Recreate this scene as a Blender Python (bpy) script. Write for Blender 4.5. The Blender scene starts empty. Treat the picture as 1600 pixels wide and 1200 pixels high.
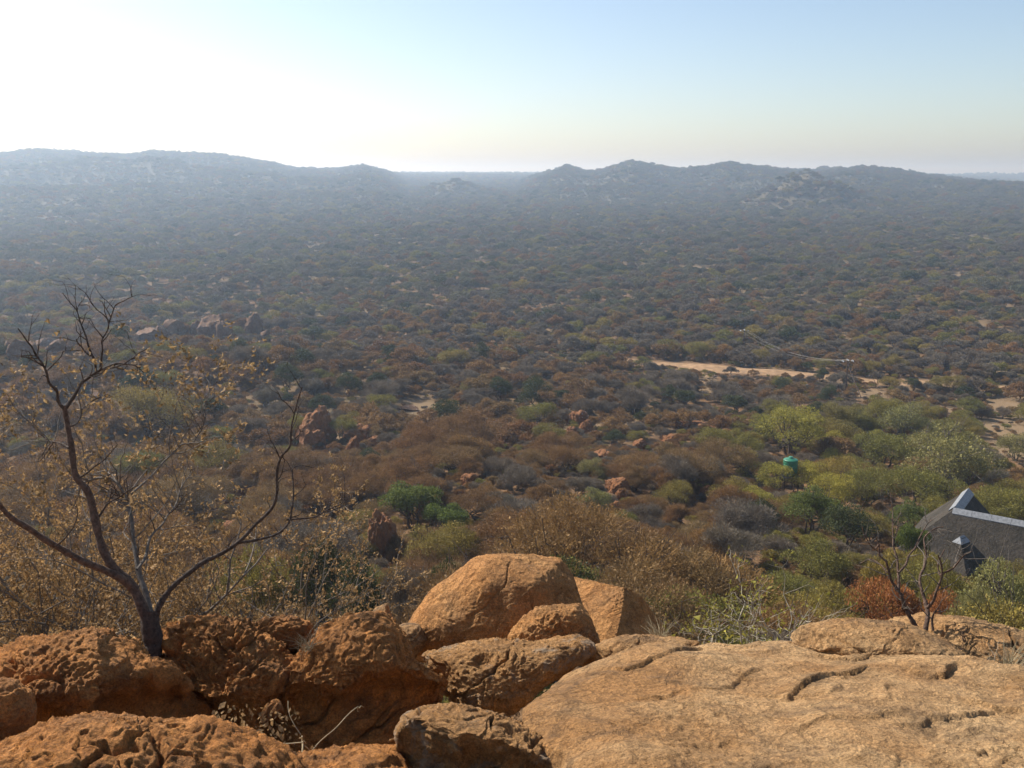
import bpy, bmesh, math, random
import numpy as np
from mathutils import Vector, Matrix

R_ = math.radians
scene = bpy.context.scene
COL = scene.collection

# ------------------------------------------------------------------ camera
FPX, PITCH = 1473.0, R_(12.7)
cam_d = bpy.data.cameras.new('camera'); cam = bpy.data.objects.new('camera', cam_d); COL.objects.link(cam)
cam_d.sensor_width = 36.0; cam_d.lens = 36.0 * FPX / 1600.0
cam_d.clip_start = 0.05; cam_d.clip_end = 90000
cam.location = (0, 0, 0); cam.rotation_euler = (R_(90) - PITCH, 0, 0)
scene.camera = cam

# ------------------------------------------------------------------ sky, sun, exposure
SUN_AZ, SUN_EL = R_(-52), R_(41)            # azimuth from +Y, negative is left
world = bpy.data.worlds.new('World'); scene.world = world; world.use_nodes = True
wn = world.node_tree.nodes; wl = world.node_tree.links
wn.clear()
sky = wn.new('ShaderNodeTexSky'); sky.sky_type = 'NISHITA'; sky.sun_disc = False
sky.sun_elevation = SUN_EL; sky.sun_rotation = SUN_AZ
sky.altitude = 900; sky.air_density = 1.0; sky.dust_density = 2.2; sky.ozone_density = 1.0
bg = wn.new('ShaderNodeBackground'); bg.inputs['Strength'].default_value = 0.108
wo = wn.new('ShaderNodeOutputWorld')
wl.new(sky.outputs[0], bg.inputs[0]); wl.new(bg.outputs[0], wo.inputs[0])
sl = bpy.data.lights.new('sun', 'SUN'); sl.energy = 5.0; sl.angle = R_(0.53); sl.color = (1.0, 0.95, 0.88)
so = bpy.data.objects.new('sun', sl); COL.objects.link(so)
SUN = Vector((math.sin(SUN_AZ) * math.cos(SUN_EL), math.cos(SUN_AZ) * math.cos(SUN_EL), math.sin(SUN_EL)))
so.rotation_euler = SUN.to_track_quat('Z', 'Y').to_euler(); so.location = (-30, 20, 40)
vs = scene.view_settings
vs.view_transform = 'Standard'; vs.look = 'None'; vs.exposure = 0.5; vs.gamma = 1.0; vs.use_curve_mapping = False
scene.cycles.use_denoising = True
scene.cycles.max_bounces = 5; scene.cycles.diffuse_bounces = 3; scene.cycles.volume_bounces = 2
scene.cycles.transparent_max_bounces = 4

# ------------------------------------------------------------------ pixel helpers (photo pixels 1600x1200)
FW = np.array([0, math.cos(PITCH), -math.sin(PITCH)]); UP = np.array([0, math.sin(PITCH), math.cos(PITCH)])
def ray(px, py):
    v = FW * FPX + np.array([1, 0, 0]) * (px - 800) + UP * (600 - py)
    return v / np.linalg.norm(v)
def at(px, py, d): return ray(px, py) * d
def project(P):
    P = np.asarray(P, float); dz = P @ FW
    return 800 + FPX * P[..., 0] / dz, 600 - FPX * (P @ UP) / dz, dz

# ------------------------------------------------------------------ noise (numpy gradient noise)
def _hash(ix, iy, iz, seed):
    h = (ix * 374761393 + iy * 668265263 + iz * 2147483647 + seed * 974634721) & 0xFFFFFFFF
    h = ((h ^ (h >> 13)) * 1274126177) & 0xFFFFFFFF
    h = ((h ^ (h >> 15)) * 2246822519) & 0xFFFFFFFF
    return h ^ (h >> 16)
_GR = np.random.default_rng(7).normal(size=(256, 3)); _GR /= np.linalg.norm(_GR, axis=1)[:, None]
def pn(P, seed=0):
    I = np.floor(P).astype(np.int64); F = P - I
    U = F * F * F * (F * (F * 6 - 15) + 10); out = 0
    for a in (0, 1):
        wa = U[:, 0] if a else 1 - U[:, 0]
        for b in (0, 1):
            wb = U[:, 1] if b else 1 - U[:, 1]
            for c in (0, 1):
                wc = U[:, 2] if c else 1 - U[:, 2]
                g = _GR[_hash(I[:, 0] + a, I[:, 1] + b, I[:, 2] + c, seed) & 255]
                out = out + wa * wb * wc * ((F - (a, b, c)) * g).sum(1)
    return out * 1.7
def fbm(P, o=4, seed=0, gain=0.5):
    s = 0; a = 1.0
    for k in range(o):
        s = s + a * pn(P * 2.03 ** k + 17.3 * k, seed + k); a *= gain
    return s
def sst(a, b, x):
    t = np.clip((x - a) / (b - a), 0, 1); return t * t * (3 - 2 * t)

# ------------------------------------------------------------------ mesh and object helpers
def mesh_np(name, V, F, mat=None, smooth=True):
    V = np.asarray(V, np.float32); F = np.asarray(F, np.int32); k = F.shape[1]
    me = bpy.data.meshes.new(name)
    me.vertices.add(len(V)); me.vertices.foreach_set('co', V.ravel())
    me.loops.add(F.size); me.loops.foreach_set('vertex_index', F.ravel())
    me.polygons.add(len(F)); me.polygons.foreach_set('loop_start', np.arange(0, F.size, k, dtype=np.int32))
    me.update(calc_edges=True)
    if smooth: me.polygons.foreach_set('use_smooth', np.ones(len(F), bool))
    if mat: me.materials.append(mat)
    return me
def link(name, data, parent=None, loc=None):
    o = bpy.data.objects.new(name, data); COL.objects.link(o)
    if parent: o.parent = parent
    if loc is not None: o.location = loc
    return o
def tag(o, label=None, cat=None, group=None, kind=None):
    if label: o['label'] = label
    if cat: o['category'] = cat
    if group: o['group'] = group
    if kind: o['kind'] = kind
    return o
def thing(name, label, cat, loc=(0, 0, 0), group=None):
    o = bpy.data.objects.new(name, None); o.empty_display_size = 0.2; COL.objects.link(o); o.location = loc
    return tag(o, label, cat, group)
def bm_obj(name, bm, mat, parent=None, smooth=False):
    me = bpy.data.meshes.new(name); bm.to_mesh(me); bm.free(); me.materials.append(mat)
    if smooth: me.polygons.foreach_set('use_smooth', np.ones(len(me.polygons), bool))
    return link(name, me, parent)
def box(bm, c, s, m=None):
    M = Matrix.Translation(c) @ (m or Matrix()) @ Matrix.Diagonal((*s, 1))
    return bmesh.ops.create_cube(bm, size=1, matrix=M)['verts']

def tubes(polys, sides=6):
    """polys: list of (pts (n,3), radii (n,)) -> V, F(quads)"""
    Vs, Fs, off = [], [], 0
    ang = np.linspace(0, 2 * np.pi, sides, endpoint=False)
    ca, sa = np.cos(ang), np.sin(ang)
    for P, r in polys:
        P = np.asarray(P, float); r = np.asarray(r, float); n = len(P)
        T = np.gradient(P, axis=0); T /= np.linalg.norm(T, axis=1)[:, None] + 1e-9
        ref = np.array([0.31, 0.2, 0.93]) if abs(T[0, 2]) < 0.8 else np.array([0.95, 0.3, 0.1])
        A = np.cross(T, ref); A /= np.linalg.norm(A, axis=1)[:, None] + 1e-9
        B = np.cross(T, A)
        V = P[:, None, :] + r[:, None, None] * (ca[None, :, None] * A[:, None, :] + sa[None, :, None] * B[:, None, :])
        Vs.append(V.reshape(-1, 3))
        i = np.arange(n - 1)[:, None] * sides; j = np.arange(sides)[None, :]; j2 = (j + 1) % sides
        F = np.stack([i + j, i + j2, i + sides + j2, i + sides + j], -1).reshape(-1, 4) + off
        Fs.append(F); off += n * sides
    return np.concatenate(Vs), np.concatenate(Fs)

# ------------------------------------------------------------------ materials
def new_mat(name):
    m = bpy.data.materials.new(name); m.use_nodes = True; nt = m.node_tree; nt.nodes.clear()
    out = nt.nodes.new('ShaderNodeOutputMaterial'); return m, nt, nt.nodes, nt.links, out
def ramp(nd, stops, interp='LINEAR'):
    n = nd.new('ShaderNodeValToRGB'); e = n.color_ramp.elements; n.color_ramp.interpolation = interp
    while len(e) < len(stops): e.new(0.5)
    for el, (p, c) in zip(e, stops):
        el.position = p; el.color = (*c, 1) if len(c) == 3 else c
    return n
def noise_n(nd, lk, vec, scale, detail=6, rough=0.6, dist=0.0):
    n = nd.new('ShaderNodeTexNoise'); n.inputs['Scale'].default_value = scale; n.inputs['Detail'].default_value = detail
    n.inputs['Roughness'].default_value = rough; n.inputs['Distortion'].default_value = dist
    lk.new(vec, n.inputs['Vector']); return n
def mix(nd, lk, fac, a, b, mode='MIX'):
    n = nd.new('ShaderNodeMix'); n.data_type = 'RGBA'; n.blend_type = mode
    for s, v in ((n.inputs[0], fac), (n.inputs[6], a), (n.inputs[7], b)):
        if hasattr(v, 'is_linked'): lk.new(v, s)
        elif isinstance(v, (int, float)): s.default_value = v
        else: s.default_value = (*v, 1)
    return n.outputs[2]
def mmath(nd, lk, op, a, b=None, clamp=False):
    n = nd.new('ShaderNodeMath'); n.operation = op; n.use_clamp = clamp
    for i, v in enumerate((a, b)):
        if v is None: continue
        if hasattr(v, 'is_linked'): lk.new(v, n.inputs[i])
        else: n.inputs[i].default_value = v
    return n.outputs[0]

def rock_mat(name, warm, pale, dark, pale_amt=0.5, dark_amt=0.5, lichen=0.0, bump=1.0, scale=1.0, stain=0.5):
    m, nt, nd, lk, out = new_mat(name)
    tc = nd.new('ShaderNodeTexCoord').outputs['Object']
    mp = nd.new('ShaderNodeMapping'); mp.inputs['Scale'].default_value = (scale,) * 3; lk.new(tc, mp.inputs[0]); v = mp.outputs[0]
    big = noise_n(nd, lk, v, 1.1, 5, 0.62, 0.4); mid = noise_n(nd, lk, v, 5.5, 7, 0.7, 0.3)
    fine = noise_n(nd, lk, v, 30, 6, 0.78); grain = noise_n(nd, lk, v, 85, 4, 0.85)
    r1 = ramp(nd, [(0.36, (0, 0, 0)), (0.64, (1, 1, 1))]); lk.new(big.outputs[0], r1.inputs[0])
    c = mix(nd, lk, mmath(nd, lk, 'MULTIPLY', r1.outputs[0], pale_amt), warm, pale)
    r2 = ramp(nd, [(0.46, (0, 0, 0)), (0.70, (1, 1, 1))]); lk.new(mid.outputs[0], r2.inputs[0])
    c = mix(nd, lk, mmath(nd, lk, 'MULTIPLY', r2.outputs[0], dark_amt), c, dark)
    # grain of feldspar and mica crystals
    r3 = ramp(nd, [(0.30, (0.32, 0.28, 0.25)), (0.48, (0.95, 0.95, 0.95)), (0.70, (1.75, 1.65, 1.5))]); lk.new(grain.outputs[0], r3.inputs[0])
    c = mix(nd, lk, 0.85, c, r3.outputs[0], 'MULTIPLY')
    r4 = ramp(nd, [(0.28, (0.55, 0.5, 0.45)), (0.55, (1.05, 1.05, 1.05))]); lk.new(fine.outputs[0], r4.inputs[0])
    c = mix(nd, lk, 0.8, c, r4.outputs[0], 'MULTIPLY')
    sm_ = nd.new('ShaderNodeMapping'); sm_.inputs['Scale'].default_value = (1.0, 1.4, 0.45); sm_.inputs['Location'].default_value = (3, 7, 1); lk.new(v, sm_.inputs[0])
    st = noise_n(nd, lk, sm_.outputs[0], 2.6, 8, 0.74, 0.6)
    r6 = ramp(nd, [(0.50, (0, 0, 0)), (0.66, (1, 1, 1))]); lk.new(st.outputs[0], r6.inputs[0])
    c = mix(nd, lk, mmath(nd, lk, 'MULTIPLY', r6.outputs[0], stain), c, (0.13, 0.085, 0.05))
    if lichen:
        ln = noise_n(nd, lk, v, 3.1, 8, 0.78, 0.8)
        r5 = ramp(nd, [(0.54, (0, 0, 0)), (0.60, (1, 1, 1))]); lk.new(ln.outputs[0], r5.inputs[0])
        c = mix(nd, lk, mmath(nd, lk, 'MULTIPLY', r5.outputs[0], lichen), c, (0.30, 0.31, 0.27))
    b = nd.new('ShaderNodeBsdfPrincipled'); lk.new(c, b.inputs['Base Color']); b.inputs['Roughness'].default_value = 0.88
    b.inputs['Specular IOR Level'].default_value = 0.25
    vo = nd.new('ShaderNodeTexVoronoi'); vo.inputs['Scale'].default_value = 30; lk.new(v, vo.inputs['Vector'])
    h = mmath(nd, lk, 'ADD', mmath(nd, lk, 'MULTIPLY', fine.outputs[0], 0.034), mmath(nd, lk, 'MULTIPLY', mid.outputs[0], 0.06))
    h = mmath(nd, lk, 'ADD', h, mmath(nd, lk, 'MULTIPLY', grain.outputs[0], 0.009))
    h = mmath(nd, lk, 'ADD', h, mmath(nd, lk, 'MULTIPLY', vo.outputs['Distance'], 0.012))
    wv_ = nd.new('ShaderNodeVectorMath'); wv_.operation = 'ADD'; sc2 = nd.new('ShaderNodeVectorMath'); sc2.operation = 'SCALE'; sc2.inputs['Scale'].default_value = 0.35
    lk.new(mid.outputs['Color'], sc2.inputs[0]); lk.new(v, wv_.inputs[0]); lk.new(sc2.outputs[0], wv_.inputs[1])
    ve = nd.new('ShaderNodeTexVoronoi'); ve.feature = 'DISTANCE_TO_EDGE'; ve.inputs['Scale'].default_value = 4.5; lk.new(wv_.outputs[0], ve.inputs['Vector'])
    re_ = ramp(nd, [(0.0, (0, 0, 0)), (0.05, (1, 1, 1))]); lk.new(ve.outputs['Distance'], re_.inputs[0])
    h = mmath(nd, lk, 'ADD', h, mmath(nd, lk, 'MULTIPLY', re_.outputs[0], 0.012))
    bp = nd.new('ShaderNodeBump'); bp.inputs['Strength'].default_value = min(1, bump); bp.inputs['Distance'].default_value = 1.0 / scale
    lk.new(h, bp.inputs['Height']); lk.new(bp.outputs[0], b.inputs['Normal']); lk.new(b.outputs[0], out.inputs[0])
    return m

M = {}
M['rock_rust'] = rock_mat('rust_granite', (0.50, 0.205, 0.052), (0.56, 0.285, 0.095), (0.17, 0.07, 0.026), 0.5, 0.5, stain=0.4)
M['rock_tan'] = rock_mat('tan_granite', (0.43, 0.222, 0.080), (0.66, 0.43, 0.212), (0.22, 0.125, 0.05), 0.9, 0.5, stain=0.6)
M['rock_dome'] = rock_mat('dome_granite', (0.52, 0.24, 0.075), (0.58, 0.34, 0.14), (0.22, 0.09, 0.03), 0.6, 0.4, stain=0.35)
M['rock_lichen'] = rock_mat('lichen_granite', (0.43, 0.22, 0.075), (0.52, 0.31, 0.135), (0.20, 0.10, 0.04), 0.6, 0.45, 0.4, stain=0.3)
M['rock_mid'] = rock_mat('slope_granite', (0.25, 0.098, 0.031), (0.29, 0.14, 0.052), (0.08, 0.04, 0.02), 0.5, 0.8, 0.08, 1.0, 1.6)
M['rock_far'] = rock_mat('far_granite', (0.16, 0.08, 0.04), (0.22, 0.13, 0.07), (0.05, 0.032, 0.02), 0.45, 0.9, 0.25, 1.0, 1.6)

def leaf_mat(name, cols, trans=0.25, seed_noise=1.2, fine=9.0, spread=1.0):
    """cols: list of colours spread over the individuals"""
    m, nt, nd, lk, out = new_mat(name)
    oi = nd.new('ShaderNodeObjectInfo')
    rp = ramp(nd, [((i + 0.0) / max(1, len(cols) - 1), c) for i, c in enumerate(cols)]); lk.new(oi.outputs['Random'], rp.inputs[0])
    tc = nd.new('ShaderNodeTexCoord').outputs['Object']
    n = noise_n(nd, lk, tc, seed_noise, 3, 0.6)
    n2 = noise_n(nd, lk, tc, fine, 2, 0.6)
    r = ramp(nd, [(0.3, (0.62, 0.62, 0.66)), (0.7, (1.38, 1.36, 1.28))]); lk.new(n.outputs[0], r.inputs[0])
    r2 = ramp(nd, [(0.3, (1 - .3 * spread,) * 3), (0.7, (1 + .3 * spread,) * 3)]); lk.new(n2.outputs[0], r2.inputs[0])
    c = mix(nd, lk, 1.0, rp.outputs[0], r.outputs[0], 'MULTIPLY'); c = mix(nd, lk, 1.0, c, r2.outputs[0], 'MULTIPLY')
    b = nd.new('ShaderNodeBsdfPrincipled'); lk.new(c, b.inputs['Base Color']); b.inputs['Roughness'].default_value = 0.75
    b.inputs['Specular IOR Level'].default_value = 0.2
    t = nd.new('ShaderNodeBsdfTranslucent'); lk.new(c, t.inputs[0])
    ms = nd.new('ShaderNodeMixShader'); ms.inputs[0].default_value = trans
    lk.new(b.outputs[0], ms.inputs[1]); lk.new(t.outputs[0], ms.inputs[2]); lk.new(ms.outputs[0], out.inputs[0])
    return m
def plain_mat(name, col, rough=0.8, var=0.3, nscale=8, bump=0.0, spec=0.3, metal=0.0):
    m, nt, nd, lk, out = new_mat(name)
    tc = nd.new('ShaderNodeTexCoord').outputs['Object']; n = noise_n(nd, lk, tc, nscale, 6, 0.65)
    r = ramp(nd, [(0.3, tuple(max(0, x * (1 - var)) for x in col)), (0.7, tuple(x * (1 + var) for x in col))]); lk.new(n.outputs[0], r.inputs[0])
    b = nd.new('ShaderNodeBsdfPrincipled'); lk.new(r.outputs[0], b.inputs['Base Color']); b.inputs['Roughness'].default_value = rough
    b.inputs['Specular IOR Level'].default_value = spec; b.inputs['Metallic'].default_value = metal
    if bump:
        bp = nd.new('ShaderNodeBump'); bp.inputs['Distance'].default_value = bump; lk.new(n.outputs[0], bp.inputs['Height']); lk.new(bp.outputs[0], b.inputs['Normal'])
    lk.new(b.outputs[0], out.inputs[0]); return m

LM = {
 'brown': leaf_mat('dry_brown_twigs', [(0.25, 0.13, 0.048), (0.21, 0.125, 0.055), (0.28, 0.165, 0.058), (0.19, 0.10, 0.04), (0.25, 0.17, 0.07), (0.22, 0.11, 0.042)], 0.25),
 'grey': leaf_mat('grey_bare_twigs', [(0.19, 0.155, 0.115), (0.16, 0.125, 0.088), (0.21, 0.165, 0.115), (0.18, 0.155, 0.11)], 0.15),
 'olive': leaf_mat('olive_leaves', [(0.23, 0.195, 0.042), (0.18, 0.172, 0.042), (0.27, 0.20, 0.045), (0.20, 0.165, 0.045)], 0.3),
 'ever': leaf_mat('evergreen_leaves', [(0.06, 0.07, 0.024), (0.065, 0.075, 0.022), (0.075, 0.08, 0.03)], 0.2),
 'yellow': leaf_mat('yellow_green_leaves', [(0.34, 0.29, 0.05), (0.27, 0.25, 0.05)], 0.35),
 'green': leaf_mat('fresh_green_leaves', [(0.12, 0.155, 0.03), (0.13, 0.15, 0.035)], 0.35),
 'pale': leaf_mat('pale_green_leaves', [(0.23, 0.225, 0.075), (0.25, 0.22, 0.08)], 0.3),
 'rust': leaf_mat('rust_leaves', [(0.34, 0.14, 0.045), (0.32, 0.15, 0.055)], 0.3),
 'far_dark': leaf_mat('far_scrub_dark', [(0.12, 0.125, 0.065), (0.15, 0.135, 0.075), (0.165, 0.145, 0.085), (0.13, 0.12, 0.075), (0.19, 0.17, 0.09)], 0.2),
}
M['bark'] = plain_mat('dark_bark', (0.085, 0.06, 0.045), 0.9, 0.6, 45, 0.02)
M['bark_red'] = plain_mat('reddish_bark', (0.12, 0.075, 0.052), 0.85, 0.6, 40, 0.02)
M['bark_grey'] = plain_mat('grey_bark', (0.155, 0.128, 0.10), 0.85, 0.5, 40, 0.012)
M['bark_pale'] = plain_mat('pale_bark', (0.36, 0.31, 0.23), 0.85, 0.3, 25, 0.004)
M['dry_leaf'] = leaf_mat('curled_dry_leaves', [(0.30, 0.20, 0.095), (0.33, 0.20, 0.085)], 0.3, 3.0, 45.0, 2.4)
M['straw'] = plain_mat('dry_straw', (0.42, 0.34, 0.2), 0.8, 0.3, 20)

# ------------------------------------------------------------------ terrain height
_kr = [0.1, 2.5, 4, 5.5, 7, 9, 12, 20, 35, 50, 70, 90, 120, 150, 200, 300, 600, 1000, 1700, 2800, 4500, 9000, 40000]
_kz = [-2.6, -2.8, -3.25, -3.75, -4.6, -6.4, -9, -14, -21, -26, -31.5, -35.5, -40.5, -44, -48, -51, -50.5, -46, -34, -14, -15, -28, -70]
_lr = np.linspace(math.log(0.1), math.log(40000), 2600)
_lz = np.interp(_lr, np.log(_kr), _kz); _k = np.hanning(61); _k /= _k.sum()
_lz = np.convolve(np.pad(_lz, 30, mode='edge'), _k, 'valid')
def sil(pts):
    az, el = [], []
    for px, py in pts:
        v = ray(px, py); az.append(math.atan2(v[0], v[1])); el.append(math.atan2(v[2], math.hypot(v[0], v[1])))
    return np.array(az), np.array(el)
AZL, ELL = sil([(-500, 262), (-250, 246), (-100, 243), (0, 243), (60, 238), (130, 243), (200, 246), (235, 241), (340, 245), (430, 258), (450, 265), (520, 267), (570, 262), (598, 269), (625, 280), (660, 300)])
AZR, ELR = sil([(800, 300), (845, 277), (862, 270), (885, 263), (915, 270), (940, 268), (985, 258), (1020, 262), (1060, 266), (1090, 265), (1140, 260), (1170, 263), (1220, 267), (1270, 271), (1300, 268), (1350, 264), (1400, 267), (1450, 273), (1500, 279), (1600, 282), (1800, 284), (2100, 290)])
ELL = ELL + np.where(ELL > -0.012, (ELL + 0.0005) * 0.12, 0) - 0.0014; ELR = ELR + (ELR - 0.001) * 0.6 * (ELR > -0.004) - 0.0016
RL, RR = 2000.0, 1750.0
AZF, ELF = sil([(1380, 278), (1480, 272), (1540, 267), (1600, 264), (1750, 262), (1900, 268)])
KOP = ray(1262, 300); KOP = KOP[:2] / np.linalg.norm(KOP[:2]) * 1180
KOP2 = ray(712, 300); KOP2 = KOP2[:2] / np.linalg.norm(KOP2[:2]) * 1500
def H(x, y):
    x = np.atleast_1d(np.asarray(x, float)); y = np.atleast_1d(np.asarray(y, float))
    r = np.hypot(x, y) + 1e-6; az = np.arctan2(x, y)
    z = np.interp(np.log(r), _lr, _lz)
    z = z + 10.5 * np.exp(-((x + 92) / 75) ** 2 - ((y - 200) / 42) ** 2)          # rocky spur on the left
    z = z + 3.0 * np.exp(-((x + 8) / 30) ** 2 - ((y - 112) / 22) ** 2)
    z = z - 26 * sst(R_(21), R_(29), az) * sst(1300, 2600, r)
    Q = np.stack([x, y, 0 * x], 1)
    z = z + sst(14, 60, r) * 0.9 * fbm(Q / 22, 2, 3) + sst(150, 500, r) * 2.0 * fbm(Q / 170, 2, 5)
    ro = 1 + 0.55 * fbm(Q / 260, 3, 9) * 0.25
    for AZ, EL, r0, wf, wb in ((AZL, ELL, RL, 650, 900), (AZR, ELR, RR, 330, 700), (AZF, ELF, 5600, 900, 2500)):
        e = np.interp(az, AZ, EL, left=-0.1, right=-0.1)
        top = np.maximum(0, r0 * np.tan(e) - np.interp(math.log(r0), _lr, _lz))
        d = r - r0
        pr = np.where(d < 0, np.exp(-(d / wf) ** 2), np.exp(-(d / wb) ** 2))
        lump = 1 + 0.6 * fbm(Q / 190, 3, 21) * sst(0.98, 0.6, pr) 
        z = z + top * pr * lump * sst(0.02, 0.15, pr)
    for K, a, s in ((KOP, 36, 48), (KOP2, 20, 40)):
        q = ((x - K[0]) / (s * 1.25)) ** 2 + ((y - K[1]) / s) ** 2
        z = z + a * np.exp(-q) * (1 + 0.3 * fbm(Q / 25, 3, 33))
    return z
def h1(x, y): return float(H(x, y)[0])
def hit(px, py, lo=8.0):
    """where the ray through a photo pixel meets the terrain"""
    v = ray(px, py); t = np.geomspace(lo, 9000, 620)
    P = v[None] * t[:, None]; d = P[:, 2] - H(P[:, 0], P[:, 1])
    i = int(np.argmax(d < 0)); i = max(i, 1)
    a, b = t[i - 1], t[i]; f = d[i - 1] / (d[i - 1] - d[i] + 1e-9)
    p = v * (a + (b - a) * f); p[2] = h1(p[0], p[1]); return p

# ------------------------------------------------------------------ ground sheet
def ground_mat():
    m, nt, nd, lk, out = new_mat('bushveld_soil')
    g = nd.new('ShaderNodeNewGeometry').outputs['Position']
    big = noise_n(nd, lk, g, 0.011, 5, 0.6, 0.3); mid = noise_n(nd, lk, g, 0.09, 6, 0.65, 0.3); fine = noise_n(nd, lk, g, 1.3, 6, 0.7)
    c = ramp(nd, [(0.32, (0.13, 0.083, 0.048)), (0.5, (0.18, 0.105, 0.052)), (0.72, (0.235, 0.135, 0.065))]); lk.new(mid.outputs[0], c.inputs[0])
    gr = ramp(nd, [(0.45, (0, 0, 0)), (0.62, (1, 1, 1))]); lk.new(big.outputs[0], gr.inputs[0])
    c2 = mix(nd, lk, mmath(nd, lk, 'MULTIPLY', gr.outputs[0], 0.6), c.outputs[0], (0.20, 0.165, 0.095))
    f = ramp(nd, [(0.3, (0.6, 0.6, 0.6)), (0.7, (1.3, 1.3, 1.3))]); lk.new(fine.outputs[0], f.inputs[0])
    c2 = mix(nd, lk, 0.8, c2, f.outputs[0], 'MULTIPLY')
    at_ = nd.new('ShaderNodeAttribute'); at_.attribute_name = 'sand'
    c2 = mix(nd, lk, at_.outputs['Fac'], c2, (0.235, 0.16, 0.088))
    # beyond five kilometres single bushes are no longer built: the sheet takes the scrub's colour
    ln = nd.new('ShaderNodeVectorMath'); ln.operation = 'LENGTH'; lk.new(g, ln.inputs[0])
    mr = nd.new('ShaderNodeMapRange'); mr.inputs[1].default_value = 330; mr.inputs[2].default_value = 1300; lk.new(ln.outputs['Value'], mr.inputs[0])
    c2 = mix(nd, lk, mr.outputs[0], c2, (0.105, 0.092, 0.06))
    b = nd.new('ShaderNodeBsdfPrincipled'); lk.new(c2, b.inputs['Base Color']); b.inputs['Roughness'].default_value = 0.95
    b.inputs['Specular IOR Level'].default_value = 0.1
    bp = nd.new('ShaderNodeBump'); bp.inputs['Distance'].default_value = 0.25; lk.new(fine.outputs[0], bp.inputs['Height']); lk.new(bp.outputs[0], b.inputs['Normal'])
    lk.new(b.outputs[0], out.inputs[0]); return m
M['ground'] = ground_mat()
rr = np.concatenate([np.geomspace(0.4, 2.2, 8)[:-1], np.geomspace(2.2, 5200, 390), np.geomspace(5600, 40000, 26)])
na = 520
aa = np.concatenate([np.linspace(-np.pi, R_(-40), 60)[:-1], np.linspace(R_(-40), R_(40), na - 118), np.linspace(R_(40), np.pi, 60)[1:-1]])
na = len(aa)
RRg, AAg = np.meshgrid(rr, aa, indexing='ij')
GX, GY = (RRg * np.sin(AAg)).ravel(), (RRg * np.cos(AAg)).ravel()
GV = np.stack([GX, GY, H(GX, GY)], 1)
ii = np.arange(len(rr) - 1)[:, None] * na; jj = np.arange(na)[None, :]; j2 = (jj + 1) % na
GF = np.stack([ii + jj, ii + na + jj, ii + na + j2, ii + j2], -1).reshape(-1, 4)
GF = GF[:, ::-1]
GV = np.concatenate([GV, [[0, 0, h1(0, 0.1)]]])
gm = mesh_np('ground', GV, GF, M['ground'])
# bare sandy patches seen between the far bushes: (px, py, half width px, half height px)
SAND = [(1110, 422, 70, 5), (985, 418, 40, 4), (1505, 434, 48, 5), (885, 307, 25, 1.5), (1440, 345, 40, 2.5), (1500, 375, 60, 4), 
        (820, 300, 20, 1.5), (455, 299, 12, 2), (840, 520, 60, 4), (870, 560, 60, 5),
        (640, 635, 40, 10), (700, 655, 45, 8), (760, 545, 50, 4), (500, 405, 10, 2),
        (1108, 606, 20, 22), (1575, 690, 85, 44), (1590, 636, 70, 12), (1480, 640, 50, 6), (930, 660, 40, 6), (540, 540, 30, 4), (1360, 615, 30, 12)]
def sandmask(P):
    px, py, dz = project(P)
    q = np.zeros(len(px))
    wob = 1.0 * fbm(P * np.array([0.045, 0.045, 0]), 3, 51)
    for a, b, w, h_ in SAND:
        d = ((px - a) / w) ** 2 + ((py - b) / h_) ** 2
        q = np.maximum(q, sst(0.95, 0.45, d + wob))
    return np.where(dz > 60, q, 0)
sm = sandmask(GV)
at_ = gm.attributes.new('sand', 'FLOAT', 'POINT'); at_.data.foreach_set('value', sm.astype(np.float32))
g = link('ground', gm); tag(g, 'reddish sandy soil and dry grass of the bushveld plain and slopes', kind='structure')

# dirt road across the plain
M['road'] = plain_mat('orange_sand_road', (0.31, 0.195, 0.105), 0.95, 0.35, 0.6, 0.05, 0.1)
def strip(name, pix, width, mat, lift, label):
    P = np.array([hit(*p) for p in pix])[:, :2]
    t = np.linspace(0, 1, 90); s = np.linspace(0, 1, len(P))
    C = np.stack([np.interp(t, s, P[:, k]) for k in (0, 1)], 1)
    ker = np.hanning(17); ker /= ker.sum()
    C = np.stack([np.convolve(np.pad(C[:, k], 8, mode='edge'), ker, 'valid') for k in (0, 1)], 1)
    T = np.gradient(C, axis=0); T /= np.linalg.norm(T, axis=1)[:, None]; N = np.stack([-T[:, 1], T[:, 0]], 1)
    w = width * (1 + 0.25 * pn(np.stack([t * 19, 0 * t, 0 * t + 4], 1), 3))
    us = np.linspace(-1, 1, 7); rows = []
    for u in us:
        Q = C + N * (w * u / 2)[:, None]; rows.append(np.stack([Q[:, 0], Q[:, 1], H(Q[:, 0], Q[:, 1]) + lift - 0.12 * (abs(u) > .9)], 1))
    V = np.stack(rows, 1).reshape(-1, 3); k = len(us)
    i = np.arange(len(C) - 1)[:, None] * k; j = np.arange(k - 1)[None]
    F = np.stack([i + j, i + j + 1, i + k + j + 1, i + k + j], -1).reshape(-1, 4)
    o = link(name, mesh_np(name, V, F, mat)); tag(o, label, kind='structure'); return C, width
ROADS = [strip('dirt_road', [(930, 560), (985, 566), (1050, 570), (1130, 578), (1230, 583), (1330, 592), (1420, 599), (1520, 604), (1620, 607), (1720, 610)], 7.5, M['road'], 0.12, 'pale orange dirt road crossing the plain')]

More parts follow.
